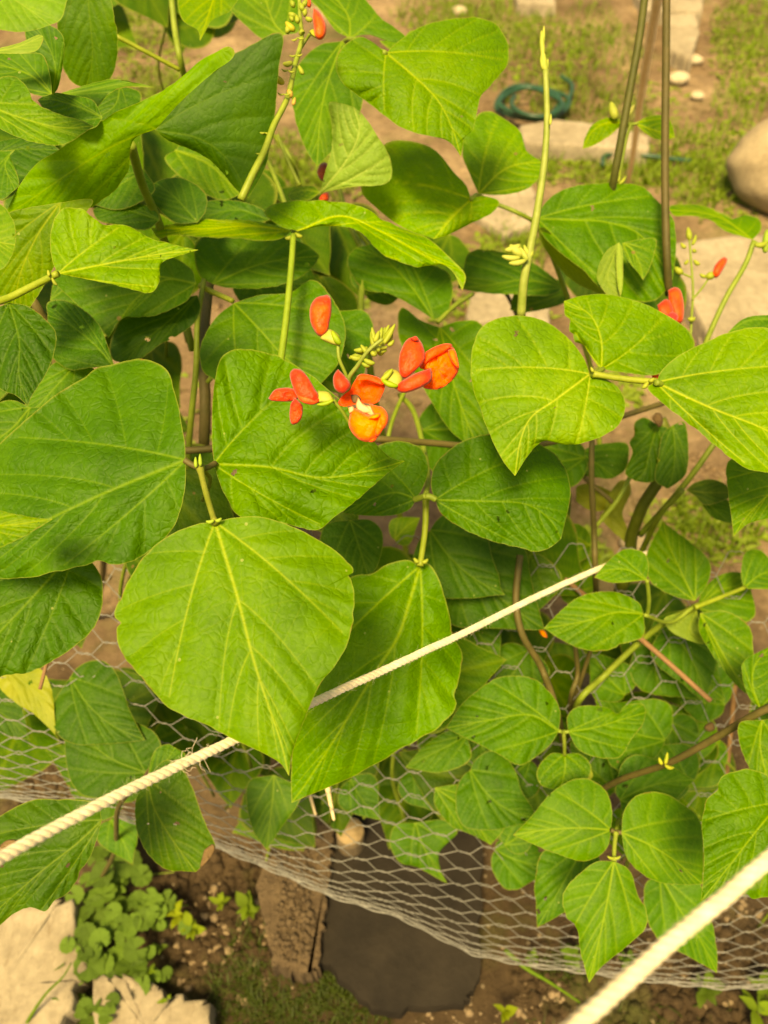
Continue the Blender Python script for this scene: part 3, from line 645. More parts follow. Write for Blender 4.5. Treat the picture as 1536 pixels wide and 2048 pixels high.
stemline(p2, [(875, 645, .72), (905, 615, .73), (945, 588, .76)], .0022, .0022, name='leaf_stalk')
stemline(p2, [(745, 500, .78), (700, 440, .76), (690, 420, .74)], .002, .002, name='leaf_stalk')
leaf(p2, [(880, 655), (900, 740), (925, 820), (960, 905)], [(840, 640), (802, 615), (800, 680), (850, 780), (900, 860)], [(920, 642), (965, 650), (985, 720), (985, 820), (975, 880)], .70, g=.4, col=(1.0, 1.0, .7), wave=.02)
leaf(p2, [(1128, 575), (1050, 560), (980, 570), (915, 577)], [(1095, 545), (1050, 518), (990, 502), (940, 503), (925, 545)], [(1100, 590), (1040, 590), (970, 586)], .80, g=.5, col=(.85, .95, 1.0))
leaf(p2, [(1135, 585), (1090, 600), (1020, 620)], [(1120, 560), (1075, 560), (1030, 585)], [(1130, 605), (1090, 618), (1050, 625)], .84, g=.5, col=DK)
auto(p2, (845, 860), (1130, 905), .78, .6, col=(.9, 1, 1), g=.4)
auto(p2, (640, 640), (720, 780), .66, 1.1, col=(.75, .9, .8))
auto(p2, (500, 480), (650, 600), .74, 1.0, col=(.8, .9, .8))
auto(p2, (730, 590), (800, 500), .8, 1.0, col=(.9, 1, .9))
leaf(p2, [(700, 1040), (720, 1100), (735, 1150)], [(650, 1050), (640, 1100), (670, 1150), (700, 1165)], [(740, 1040), (765, 1065), (762, 1110), (750, 1140)], .66, col=DK)
auto(p2, (860, 1060), (1010, 1190), .70, 1.0, col=(.62, .72, .6)); auto(p2, (900, 1090), (1090, 1260), .73, 1.0, col=(.62, .7, .6))
auto(p2, (1060, 1110), (1030, 1260), .76, .9, col=(.6, .68, .6)); auto(p2, (870, 1150), (930, 1100), .7, .9, col=(1.1, 1.1, .9))
auto(p2, (930, 1230), (1000, 1330), .80, 1.0, col=(.8, .9, .8)); auto(p2, (790, 1080), (840, 1035), .78, .9, col=LT)

# ---- plant with the three bright leaflets on the other side of the flowers
p3 = plant('bean_plant', (1250, 1300), 'runner bean with three bright leaflets, one with a crinkled brown-tipped edge')
stemline(p3, [(1312, 764, .50), (1250, 758, .50), (1186, 748, .50)], .0021, .0019, name='leaf_stalk', col=(1.3, 1.15, 1), swell=.3)
stemline(p3, [(1312, 764, .50), (1322, 768, .49), (1312, 765, .485)], .002, .002, name='leaf_stalk')
stemline(p3, [(1186, 748, .50), (1195, 745, .51), (1206, 738, .52)], .0016, .0016, name='leaf_stalk')
bud(p3, (1296, 764), (1284, 775), .497, 10, name='stipel'); bud(p3, (1298, 760), (1308, 756), .497, 9, name='stipel'); bud(p3, (1188, 742), (1182, 734), .497, 7, name='stipel')
leaf(p3, [(1180, 748), (1110, 800), (1062, 835), (1040, 885), (1030, 952)],
     [(1165, 712), (1130, 670), (1085, 640), (1040, 632), (985, 640), (957, 663), (943, 710), (945, 770), (963, 825), (980, 870), (1005, 920)],
     [(1212, 758), (1240, 780), (1250, 810), (1241, 845), (1210, 870), (1168, 885), (1130, 889), (1098, 880), (1075, 890), (1050, 920)],
     .50, g=.3, h=.05, fold=.02, dome=.14, wave=.02, col=(2.3, 1.65, 2.2), quilt=1.4, tipdrop=.10)
leaf(p3, [(1203, 738), (1202, 680), (1180, 630), (1128, 602)],
     [(1190, 725), (1172, 697), (1168, 690), (1150, 683), (1146, 668), (1138, 660), (1140, 640), (1130, 630), (1128, 612)],
     [(1240, 744), (1310, 750), (1350, 722), (1388, 697), (1380, 665), (1350, 640), (1300, 612), (1255, 597), (1210, 588), (1160, 592)],
     .54, g=.3, fold=-.05, dome=.10, wave=.025, col=(1.8, 1.45, 1.4), quilt=1.9)
leaf(p3, [(1312, 765), (1420, 815), (1536, 862), (1640, 930)],
     [(1326, 738), (1362, 708), (1420, 680), (1470, 662), (1536, 654), (1600, 680), (1650, 780), (1660, 870)],
     [(1295, 776), (1320, 802), (1370, 842), (1420, 882), (1460, 915), (1500, 940), (1536, 945), (1600, 952)],
     .485, g=.25, h=-.08, fold=.05, dome=.10, wave=.016, col=(2.2, 1.6, 1.8), quilt=1.2)
leaf(p3, [(1600, 930), (1536, 990), (1492, 1035), (1467, 1073)], [(1560, 900), (1490, 910), (1455, 925), (1455, 980), (1463, 1035)], [(1610, 990), (1560, 1030), (1500, 1046)], .56, col=(1.3, 1.15, .9), quilt=1.3)
stemline(p3, [(1184, 880, .72), (1183, 960, .73), (1188, 1060, .76), (1192, 1180, .82), gd(1200, 1380)], .0026, .0032, mat=VINE)
stemline(p3, [(1190, 1055, .77), (1235, 1000, .76), (1262, 950, .76), (1300, 880, .78)], .0022, .0022)
stemline(p3, [(1330, 830, .76), (1330, 900, .76), (1300, 975, .78), (1275, 1040, .80), (1255, 1110, .84), (1235, 1180, .88), gd(1240, 1330)], .0050, .0072, mat=STEM, col=(.55, .5, .5), wob=.003)
stemline(p3, [(1430, 885, .74), (1380, 955, .75), (1330, 1015, .77), (1280, 1070, .80)], .0027, .003, col=(.8, .8, .8))
stemline(p3, [(1365, 980, .72), (1320, 1030, .75), (1280, 1110, .82)], .0026, .003, col=(.9, .85, .8))
stemline(p3, [(1230, 1010, .80), (1130, 900, .82), (1020, 600, .86), (960, 570, .9), (890, 520, .95)], .0022, .002, mat=VINE)
leaf(p3, [(1315, 850), (1300, 900), (1290, 940), (1270, 962)], [(1290, 835), (1270, 845), (1268, 870), (1258, 885), (1265, 905), (1250, 945)], [(1340, 860), (1345, 900), (1320, 950), (1300, 965)], .72, g=.2, col=DK, quilt=2, wave=.03)
leaf(p3, [(1345, 850), (1350, 900), (1345, 950), (1335, 978)], [(1325, 870), (1315, 920), (1310, 960)], [(1370, 845), (1377, 900), (1373, 945), (1355, 965)], .71, g=.2, col=DK, quilt=1.5)
leaf(p3, [(1160, 905), (1190, 925), (1230, 955)], [(1145, 935), (1180, 950), (1210, 958)], [(1190, 890), (1250, 885), (1258, 910), (1250, 940)], .80, col=(.8, .95, .9))
auto(p3, (1170, 915), (1010, 935), .76, .7, col=(.8, .9, .7)); auto(p3, (1175, 905), (1225, 958), .82, 1.2, col=(.7, .85, .9))
leaf(p3, [(1372, 980), (1410, 985), (1470, 985)], [(1390, 965), (1420, 958), (1445, 965)], [(1390, 992), (1410, 1010), (1450, 1000)], .72, col=(.7, .62, .7))
leaf(p3, [(1400, 995), (1430, 1020), (1462, 1048)], [(1405, 1010), (1425, 1035)], [(1440, 990), (1460, 1005), (1468, 1030)], .73, col=DK)
leaf(p3, [(1240, 1010), (1190, 1000), (1152, 990)], [(1225, 985), (1185, 968), (1155, 972)], [(1220, 1018), (1185, 1022), (1155, 1005)], .86, mat=YLEAF)
leaf(p3, [(1258, 960), (1225, 1020), (1200, 1035), (1250, 1085)], [(1235, 965), (1210, 1010), (1215, 1050)], [(1262, 985), (1245, 1025), (1255, 1060)], .86, mat=YLEAF)
pf('dead_flower', [(1312, 825), (1322, 828), (1326, 845), (1318, 855), (1308, 843), (1304, 835)], .705, .004, DEAD, p3, rough=.006)
pf('bud', [(1314, 916), (1326, 916), (1330, 925), (1324, 933), (1316, 925)], .71, .003, BUD, p3, rough=.004, col=(1.2, 1.1, 1))

# ---- upper middle plant
p4 = plant('bean_plant', (700, 900), 'runner bean with the bright heart-shaped leaf and the pale folded leaf above the flowers')
leaf(p4, [(772, 106), (825, 150), (875, 200), (905, 258), (922, 314)], [(800, 80), (850, 50), (920, 35), (962, 36), (1000, 56), (1017, 95), (1014, 132), (985, 167), (960, 197), (952, 235), (945, 262), (930, 270)],
     [(742, 82), (715, 74), (682, 98), (671, 130), (688, 170), (740, 207), (790, 247), (830, 266), (880, 276), (905, 290)],
     .58, g=.35, h=.05, fold=-.05, dome=.12, wave=.02, col=(1.7, 1.35, 1.2), quilt=1.4, tipdrop=.06)
leaf(p4, [(685, 82), (655, 165), (640, 240), (634, 334)], [(640, 90), (600, 125), (583, 180), (592, 245), (612, 300)], [(720, 120), (728, 190), (705, 260), (662, 305)], .68, g=.3, col=(1.05, 1.05, 1.0))
leaf(p4, [(942, 398), (905, 435), (868, 478)], [(932, 370), (908, 345), (870, 300), (820, 282), (775, 285), (742, 320), (722, 378), (748, 412), (805, 455)], [(966, 392), (998, 402), (985, 425), (940, 448), (900, 468)],
     .66, g=.3, fold=-.1, dome=.1, wave=.025, col=(2.2, 1.75, 1.5), quilt=1.8)
leaf(p4, [(957, 388), (1000, 345), (1040, 328), (1086, 325)], [(940, 350), (925, 310), (928, 268), (945, 240), (970, 222), (1000, 232), (1040, 262), (1052, 300)], [(1000, 390), (1050, 380), (1078, 355)],
     .72, g=.35, col=(1.7, 1.45, 1.3), quilt=1.4)
leaf(p4, [(640, 386), (690, 325), (718, 265), (708, 214)], [(650, 345), (664, 292), (662, 245), (658, 207), (680, 206)], [(700, 374), (775, 366), (780, 318), (755, 272), (728, 232)],
     .62, g=-.3, h=-.2, fold=-.1, under=True, col=(2.4, 1.9, 6), quilt=1.2, wave=.02)
leaf(p4, [(595, 462), (680, 432), (760, 462), (840, 505), (900, 538), (925, 582)],
     [(560, 452), (528, 425), (560, 405), (650, 401), (720, 411), (780, 447), (850, 473), (905, 520), (931, 550)],
     [(650, 452), (720, 463), (765, 508), (830, 533), (890, 530), (920, 558)], .58, g=.55, h=.05, fold=.10, dome=.12, wave=.02, col=(2.2, 1.7, 1.3), quilt=1.5)
leaf(p4, [(584, 462), (500, 452), (400, 458), (302, 456)], [(540, 448), (480, 440), (400, 440), (335, 450)], [(560, 478), (520, 482), (470, 476), (400, 474), (345, 470), (318, 477)], .60, g=.7, fold=.1, col=(2.2, 1.7, 1.1))
bud(p4, (588, 470), (570, 476), .585, 9, name='stipel'); bud(p4, (590, 466), (605, 472), .585, 9, name='stipel')
leaf(p4, [(425, 568), (500, 535), (560, 520), (640, 512)], [(398, 550), (388, 505), (400, 478), (450, 462), (540, 465), (610, 488)], [(460, 576), (530, 576), (590, 560), (625, 535)], .64, g=.3, col=(.9, 1.0, .9))
leaf(p4, [(468, 606), (520, 660), (570, 715), (640, 770)], [(432, 635), (405, 680), (399, 720), (420, 755), (500, 780)], [(520, 590), (580, 585), (625, 560), (660, 590), (690, 650), (680, 720)], .60, g=.3, col=(.95, 1.0, .75))
stemline(p4, [(400, 570, .64), (412, 578, .64), (465, 602, .61)], .0024, .002, name='leaf_stalk', col=(1.2, 1.1, 1))
leaf(p4, [(392, 567), (330, 560), (270, 600), (217, 676)], [(380, 535), (320, 505), (230, 500), (120, 535), (105, 560), (150, 605), (190, 645)], [(375, 600), (340, 620), (305, 632), (275, 634), (250, 635), (230, 650)], .60, g=.3, col=(.95, 1.0, .8), wave=.02)
leaf(p4, [(700, 76), (695, 30), (650, -30)], [(670, 60), (640, 20), (600, -20), (620, -50)], [(740, 70), (800, 92), (815, 78), (790, 55), (765, 38), (740, 10), (700, -30)], .70, col=(1.15, 1.1, 1.0))
leaf(p4, [(800, 92), (830, 80), (872, 68)], [(760, 80), (770, 92), (790, 97)], [(820, 62), (850, 62)], .69, g=.8, col=LT)
leaf(p4, [(570, 70), (545, 40), (520, -40)], [(530, 80), (490, 50), (455, 10), (455, -30)], [(600, 60), (600, 10), (570, -40)], .72, col=(1.2, 1.1, 1.3))
leaf(p4, [(640, 385), (610, 380), (578, 388)], [(625, 372), (590, 376)], [(620, 400), (590, 405), (578, 395)], .61, g=.8, col=LT)
stemline(p4, [(625, 400, .62), (632, 395, .62), (642, 384, .62)], .002, .0016, name='leaf_stalk')
stemline(p4, [(942, 398, .66), (955, 390, .69), (985, 405, .72), (1040, 428, .72), (1080, 460, .74), (1130, 580, .78), (1185, 750, .85), (1200, 900, .9)], .0018, .003, name='leaf_stalk')
stemline(p4, [(770, 106, .58), (740, 95, .64), (690, 82, .70), (640, 180, .8), (690, 420, .8), (735, 520, .8)], .002, .003, name='leaf_stalk')
stemline(p4, [(590, 470, .60), (560, 380, .74), (500, 230, .8), (562, 290, .85), (600, 380, .9), gd(700, 900)], .002, .003, name='leaf_stalk')
stemline(p4, [(555, 270, .8), (575, 320, .8), (600, 372, .8)], .0018, .002, name='leaf_stalk')
# tall flower stalk
tall = [(482, 400, .52), (505, 350, .52), (530, 300, .525), (548, 250, .53), (575, 195, .535), (590, 130, .54), (603, 80, .545), (600, 30, .55), (598, -30, .555)]
stemline(p4, tall, .0026, .0013, name='flower_stalk', col=(1.15, 1.1, 1.1))
for a, b, wd, cc in [((585, 124), (566, 127), 12, 0), ((598, 132), (608, 148), 10, 0), ((568, 166), (550, 150), 15, 1), ((576, 180), (586, 192), 14, 2), ((585, 210), (590, 195), 9, 2), ((532, 252), (520, 242), 12, 2), ((578, 66), (574, 52), 13, 0), ((590, 60), (572, 44), 15, 1),
                 ((605, 68), (603, 58), 14, 0), ((592, 30), (578, 26), 13, 0), ((608, 20), (600, 5), 12, 0), ((590, 12), (582, 0), 12, 0), ((612, 35), (625, 38), 11, 0), ((604, 10), (614, 0), 12, 0), ((598, 45), (592, 30), 12, 0), ((606, 30), (612, 18), 12, 0), ((588, 40), (580, 30), 10, 0), ((605, -5), (596, -20), 14, 0)]:
    t = (482-a[0])/-120; bud(p4, a, b, .535, wd*.95, col=[(1, 1, 1), (1.5, 1.1, 1), (1.8, 1.0, 1.8)][cc])
for x, y in ((530, 265), (568, 188), (525, 303), (576, 140), (592, 110), (596, 75)):
    for s in (-1, 1): bud(p4, (x, y), (x+s*13, y-4+rng.random()*10), .53, 4, name='bract')
f = flower(p4)
pf('petal', [(627, 16), (637, 22), (648, 38), (653, 55), (650, 72), (641, 80), (630, 74), (627, 55), (625, 35)], .54, .006, PETAL, f, col=(1, 1.2, 1), g=.1)
pf('calyx', [(618, 62), (628, 58), (632, 75), (624, 72)], .54, .0035, BUD, f, col=(1.2, 1.1, 1))
stemline(p4, [(603, 95, .545), (612, 80, .545), (620, 68, .542)], .001, .001, name='flower_stalk')
f = flower(p4)
pf('petal', [(608, -10), (618, -8), (623, 5), (620, 16), (612, 10)], .545, .004, PETAL, f, col=(1, 1.2, 1))
f = flower(p4)
pf('petal', [(640, 328), (652, 325), (660, 340), (652, 362), (641, 360), (634, 345)], .70, .006, PETAL, f, col=(.4, .5, 1))
pf('petal', [(638, 390), (655, 385), (657, 400), (640, 402)], .70, .004, PETAL, f, col=(.8, .8, 1))
# long pale shoot
stemline(p4, [(1042, 632, .60), (1048, 560, .59), (1062, 490, .585), (1075, 420, .58), (1088, 330, .575), (1094, 240, .57), (1091, 140, .565)], .0034, .0020, col=(1.35, 1.2, 1.9), name='shoot')
for a, b, wd in [((1092, 145), (1084, 98), 13), ((1088, 140), (1082, 112), 10), ((1086, 115), (1083, 62), 11), ((1092, 140), (1096, 118), 7), ((1086, 90), (1088, 52), 7), ((1100, 250), (1102, 228), 6), ((1058, 510), (1048, 490), 10), ((1060, 515), (1066, 492), 9)]: bud(p4, a, b, .565 if b[1] < 400 else .585, wd, name='bract', col=(1.2, 1.15, 1.6))
for a, b, wd in [((1046, 510), (1020, 490), 18), ((1040, 515), (1004, 512), 12), ((1052, 520), (1018, 526), 12), ((1040, 490), (1010, 500), 14), ((1056, 520), (1040, 495), 12)]: bud(p4, a, b, .58, wd, col=(1.3, 1.2, 2))

# ---- upper left plant
p5 = plant('bean_plant', (200, 1100), 'runner bean with very large leaves bent over like a folded sail')
leaf(p5, [(310, 260), (400, 278), (460, 325), (497, 396)], [(335, 228), (385, 175), (435, 125), (490, 97), (562, 66), (556, 150), (548, 240), (532, 330)], [(335, 280), (400, 308), (440, 340), (475, 382)],
     .52, g=-.35, h=.1, fold=-.05, dome=.08, wave=.01, col=(.66, .74, .7), quilt=.5, nl=3, vein=.5)
leaf(p5, [(312, 258), (230, 290), (140, 345), (60, 400), (8, 432)], [(360, 205), (420, 150), (468, 112), (455, 92), (425, 108), (400, 121), (330, 180), (230, 225), (130, 292), (70, 330), (35, 378)],
     [(272, 275), (260, 300), (258, 335), (236, 372), (190, 410), (120, 440), (50, 458)], .47, g=-.5, h=-.05, fold=-.08, dome=.05, wave=.014, col=(1.9, 1.6, 1.2), quilt=.5, vein=.45)
leaf(p5, [(120, 405), (75, 470), (40, 550), (25, 640)], [(60, 415), (10, 432), (-15, 500), (-5, 580)], [(185, 400), (150, 455), (105, 540), (60, 615)], .475, g=-.3, col=(1.75, 1.25, 1.0), quilt=.7, vein=.7)
stemline(p5, [(262, 290, .50), (285, 370, .56), (318, 448, .60), (350, 560, .66), (385, 700, .7)], .0030, .0032, name='leaf_stalk')
leaf(p5, [(116, 547), (220, 526), (320, 508), (397, 500)], [(104, 520), (100, 480), (108, 440), (128, 416), (165, 418), (188, 438), (215, 450), (245, 448), (275, 460), (300, 476), (345, 488)], [(160, 556), (220, 568), (285, 585), (308, 580), (320, 555), (322, 528), (350, 514)],
     .45, g=.25, h=.05, fold=.18, dome=.08, wave=.022, col=(2.1, 1.6, 1.8), quilt=1.4)
stemline(p5, [(116, 547, .45), (60, 575, .455), (12, 598, .46), (-40, 610, .48)], .0020, .0024, name='leaf_stalk', col=(1.2, 1.15, .9))
bud(p5, (100, 552), (96, 540), .448, 7, name='stipel'); bud(p5, (104, 556), (115, 570), .448, 7, name='stipel')
leaf(p5, [(18, 606), (38, 680), (38, 750), (56, 812)], [(-20, 625), (-40, 680), (-40, 740), (0, 778), (30, 790)], [(55, 612), (92, 640), (113, 672), (106, 715), (88, 755), (65, 790)], .46, g=.3, fold=-.1, col=(.5, .62, .5), quilt=1.8)
leaf(p5, [(230, 736), (190, 690), (140, 650), (95, 630)], [(215, 690), (198, 650), (165, 618), (125, 600), (95, 605)], [(185, 735), (140, 740), (105, 715), (95, 680)], .54, col=(.7, .85, .9), quilt=1.6)
leaf(p5, [(395, 590), (340, 640), (280, 690), (250, 728)], [(402, 620), (380, 655), (320, 690), (275, 722)], [(340, 600), (260, 620), (225, 670), (222, 715)], .62, g=.2, col=(.5, .65, .6), quilt=.6)
leaf(p5, [(150, 730), (110, 775), (60, 830)], [(110, 725), (70, 770), (50, 810)], [(190, 740), (180, 780), (120, 810)], .55, col=(.85, .95, 1.1))
leaf(p5, [(60, 815), (20, 860), (-40, 900)], [(20, 800), (-30, 820), (-60, 860)], [(90, 820), (60, 870), (0, 900)], .53, col=(.9, .95, 1))
leaf(p5, [(170, -80), (178, 20), (185, 110), (172, 178)], [(120, -40), (115, 40), (118, 110), (140, 160)], [(210, -40), (228, 30), (236, 95), (225, 150), (200, 172)], .50, g=-.4, under=False, col=(.95, .92, .6), quilt=.4, vein=.35)
leaf(p5, [(-60, -60), (0, -20), (60, 20), (100, 50)], [(0, -70), (90, -50), (132, -20), (128, 25), (118, 42)], [(-70, 0), (-20, 50), (30, 64), (70, 60)], .36, g=.2, col=(2.3, 1.7, 4), quilt=.6, vein=.35)
leaf(p5, [(-30, 105), (30, 95), (86, 72)], [(0, 96), (40, 85), (75, 70)], [(0, 107), (50, 107), (75, 100), (86, 82)], .42, under=True, col=PALE, quilt=.3)
leaf(p5, [(104, 188), (60, 150), (0, 130), (-50, 120)], [(100, 150), (85, 110), (40, 106), (0, 106)], [(80, 192), (30, 175), (-20, 160)], .44, g=.2, col=(.95, 1.0, .7), quilt=.5)
leaf(p5, [(106, 190), (110, 130), (90, 80), (60, 40)], [(62, 150), (55, 100), (50, 60)], [(118, 170), (128, 110), (125, 70), (100, 50)], .46, g=-.3, col=(.7, .85, .8), quilt=.4)
leaf(p5, [(-40, 205), (40, 235), (120, 255), (188, 252)], [(-20, 165), (25, 152), (55, 175), (70, 205), (120, 228), (160, 240)], [(-10, 250), (50, 280), (100, 290), (135, 286), (165, 268)], .43, g=.3, col=(1.45, 1.25, 1.5), quilt=1.5)
leaf(p5, [(205, 235), (160, 215), (110, 200), (75, 200)], [(190, 255), (150, 260), (100, 235)], [(185, 200), (140, 190), (100, 185)], .47, col=(.85, .95, 1.0), quilt=1.3)
leaf(p5, [(110, 190), (180, 180), (260, 165), (310, 175)], [(130, 205), (180, 225), (215, 190), (250, 175)], [(140, 180), (190, 165), (230, 158), (280, 168)], .50, col=(.9, .98, 1.2), quilt=.5)
leaf(p5, [(240, 170), (230, 210), (190, 240)], [(210, 190), (190, 220)], [(280, 185), (275, 215), (230, 240)], .54, col=DK)
leaf(p5, [(-60, 460), (-20, 480), (30, 490)], [(-40, 420), (0, 408), (26, 440), (32, 470)], [(-40, 520), (0, 540), (22, 515)], .38, col=(1.7, 1.35, 1.9), quilt=.5)
leaf(p5, [(395, 445), (350, 395), (310, 365)], [(412, 420), (410, 385), (370, 357), (330, 357)], [(350, 445), (310, 410), (298, 380)], .60, col=(.6, .75, .7), quilt=.6)
leaf(p5, [(320, 440), (250, 420), (185, 420)], [(310, 420), (260, 400), (210, 405)], [(290, 460), (230, 450), (195, 440)], .58, col=(.6, .75, .8))
leaf(p5, [(290, 340), (240, 370), (190, 410)], [(250, 330), (205, 370)], [(310, 380), (270, 410), (230, 420)], .59, col=(.8, .9, 1))
leaf(p5, [(540, 440), (470, 420), (390, 440)], [(520, 415), (460, 400), (400, 405), (385, 425)], [(500, 450), (450, 455), (410, 455)], .66, col=(.6, .78, .7))
leaf(p5, [(350, 300), (420, 330), (480, 390)], [(370, 290), (440, 320), (475, 360)], [(330, 320), (380, 370), (440, 400)], .70, col=(1.2, 1.1, 1.0))
leaf(p5, [(440, -40), (420, 20), (400, 82)], [(370, -40), (355, 0), (365, 40), (395, 60)], [(480, -20), (462, 20), (425, 40), (412, 60)], .62, col=(1.6, 1.25, .6), quilt=.4)
leaf(p5, [(30, 300), (10, 330), (30, 380)], [(-40, 310), (-30, 370), (0, 400)], [(20, 310), (35, 350), (38, 370)], .50, col=(.85, .95, .9))
leaf(p5, [(-40, 330), (20, 300), (120, 300)], [(-20, 290), (40, 275), (90, 280)], [(0, 400), (50, 370), (100, 330)], .53, col=(.55, .7, .6))
leaf(p5, [(100, 600), (160, 560), (210, 560)], [(110, 560), (150, 530), (200, 530)], [(140, 620), (180, 610), (205, 590)], .6, col=(.7, .8, .8))
stemline(p5, [(232, 72, .62), (300, 108, .63), (360, 140, .64)], .0018, .0018, name='leaf_stalk', col=(1.1, 1, .7))
stemline(p5, [(342, -20, .72), (350, 60, .72), (362, 125, .72), (390, 250, .8), (400, 420, .84)], .0028, .003)
stemline(p5, [(60, 600, .56), (150, 800, .62), (210, 1000, .8), gd(200, 1240)], .003, .005, mat=VINE, wob=.003)

# ---- plant at the far side with the two tall bare vines
p6 = plant('bean_plant', (1300, 900), 'runner bean climbing past the frame on two long bare brownish vines')
stemline(p6, [(1345, -420, .64), (1318, -220, .65), (1292, -25, .66), (1278, 80, .66), (1258, 190, .67), (1240, 290, .68), (1224, 380, .70), (1210, 480, .76)], .0030, .0033, mat=VINE, col=(.65, .85, .5))
stemline(p6, [(1340, -420, .64), (1335, -220, .65), (1333, -25, .66), (1332, 120, .66), (1330, 300, .66), (1331, 430, .66), (1334, 520, .665), (1338, 590, .68)], .0033, .0034, mat=VINE, col=(.72, .72, .6))
leaf(p6, [(1075, 437), (1150, 440), (1210, 444), (1280, 470), (1345, 560)], [(1085, 412), (1110, 388), (1150, 372), (1220, 366), (1280, 372), (1310, 398), (1345, 435), (1352, 500)], [(1085, 470), (1120, 505), (1165, 540), (1200, 575), (1250, 600), (1310, 600)],
     .69, g=.3, col=(1.05, 1.08, .9), quilt=1.6, wave=.015)
leaf(p6, [(1078, 455), (1120, 510), (1165, 550), (1220, 595)], [(1095, 460), (1140, 510), (1185, 555)], [(1080, 480), (1110, 525), (1150, 565)], .68, g=-1.2, col=(1.1, 1.0, .7), under=True)
leaf(p6, [(1505, 480), (1450, 440), (1400, 425), (1338, 420)], [(1522, 460), (1518, 438), (1490, 430), (1470, 440), (1440, 425), (1400, 410), (1345, 410)], [(1490, 475), (1450, 462), (1420, 440), (1380, 432), (1350, 432)], .76, g=.9, col=(1.3, 1.2, .9))
stemline(p6, [(1508, 482, .76), (1490, 530, .76), (1450, 600, .76), (1410, 690, .77), (1380, 780, .8)], .0024, .0026, name='leaf_stalk')
stemline(p6, [(1508, 486, .76), (1525, 492, .76), (1560, 488, .76)], .0024, .002, name='leaf_stalk')
bud(p6, (1530, 505), (1534, 460), .755, 16, name='leaf_bud', col=(.8, 1, 1)); bud(p6, (1510, 490), (1536, 484), .752, 12, name='leaf_bud')
leaf(p6, [(1237, 486), (1225, 520), (1215, 560), (1240, 595)], [(1215, 500), (1198, 530), (1195, 560), (1215, 590)], [(1245, 500), (1246, 540), (1244, 580)], .655, under=True, col=(1.2, 1.1, 1.7), quilt=1.4, wave=.02)
leaf(p6, [(1245, 486), (1265, 500), (1280, 530), (1286, 560)], [(1280, 478), (1312, 478), (1308, 510), (1298, 540)], [(1248, 505), (1262, 530), (1276, 545)], .65, col=(1.25, 1.15, 1.2), quilt=1.6)
leaf(p6, [(1237, 484), (1240, 540), (1241, 595)], [(1232, 500), (1234, 560)], [(1245, 500), (1246, 560)], .648, under=True, col=PALE)
leaf(p6, [(1252, 246), (1215, 245), (1185, 262), (1165, 298)], [(1235, 237), (1210, 236), (1185, 250), (1170, 275)], [(1235, 258), (1215, 275), (1185, 292)], .72, g=.4, col=(1.4, 1.2, .8), quilt=1.6)
leaf(p6, [(1270, 246), (1300, 258), (1332, 268), (1350, 275)], [(1290, 235), (1310, 230), (1332, 232), (1345, 250)], [(1285, 262), (1305, 276), (1330, 280)], .72, g=.4, col=(1.4, 1.2, .8), quilt=1.6)
bud(p6, (1232, 238), (1222, 205), .715, 18, name='leaf_bud', col=(1.1, 1.05, 1.4)); bud(p6, (1250, 236), (1268, 210), .715, 11, name='leaf_bud', col=(1.4, 1.2, 2.4)); bud(p6, (1255, 248), (1252, 215), .715, 8, name='leaf_bud', col=(1.1, 1.1, 1.4))
stemline(p6, [(1262, 246, .72), (1252, 280, .72), (1243, 330, .72), (1236, 372, .73)], .0014, .0016, name='leaf_stalk'); stemline(p6, [(1248, 246, .72), (1262, 249, .72), (1276, 246, .72)], .0014, .0014, name='leaf_stalk')
for a, b in (((1236, 365), (1240, 340)), ((1228, 368), (1222, 345)), ((1238, 368), (1252, 352))): bud(p6, a, b, .70, 7, name='bract')
fs = [(1378, 720, .76), (1383, 640, .755), (1386, 580, .75), (1382, 520, .75), (1378, 470, .75)]
stemline(p6, fs, .0014, .001, name='flower_stalk'); stemline(p6, [(1386, 556, .75), (1360, 545, .75), (1352, 540, .75)], .001, .001, name='flower_stalk'); stemline(p6, [(1384, 600, .75), (1405, 575, .75), (1420, 552, .75)], .001, .001, name='flower_stalk')
for a, b, wd in [((1380, 480), (1376, 455), 12), ((1384, 490), (1392, 470), 8), ((1372, 494), (1362, 486), 9), ((1386, 498), (1392, 500), 9), ((1388, 520), (1400, 528), 9), ((1376, 520), (1368, 526), 8), ((1366, 545), (1350, 534), 14), ((1400, 548), (1415, 552), 8), ((1390, 636), (1376, 636), 11), ((1318, 555), (1306, 545), 12), ((1322, 560), (1328, 540), 9), ((1312, 565), (1300, 560), 10)]: bud(p6, a, b, .75, wd)
f = flower(p6); bud(f, (1412, 552), (1430, 545), .748, 16, name='calyx'); pf('petal', [(1424, 548), (1430, 530), (1445, 515), (1455, 518), (1450, 532), (1438, 552), (1430, 556)], .748, .006, PETAL, f, g=.1)
f = flower(p6); pf('petal', [(1336, 580), (1350, 574), (1362, 582), (1368, 610), (1366, 642), (1352, 644), (1338, 615)], .66, .006, PETAL, f); pf('petal', [(1314, 610), (1334, 598), (1347, 620), (1338, 644), (1320, 630)], .655, .005, PETAL, f, col=(.9, .7, 1)); pf('petal', [(1330, 630), (1345, 624), (1356, 632), (1352, 650), (1358, 655), (1340, 646)], .65, .005, PETAL, f, col=(.8, .4, 2.5))
f = flower(p6); pf('petal', [(1303, 748), (1316, 745), (1318, 758), (1306, 758)], .55, .003, PETAL, f, col=(.9, .6, 1))
leaf(p6, [(1560, 640), (1500, 640), (1455, 665)], [(1540, 630), (1490, 636)], [(1530, 665), (1480, 670)], .60, col=(.8, .95, .9))
auto(p6, (1250, 620), (1340, 640), .80, 1.0, col=(.7, .85, .8)); auto(p6, (1310, 560), (1240, 600), .82, 1.0, col=DK); auto(p6, (1200, 575), (1300, 570), .84, .9, col=DK)

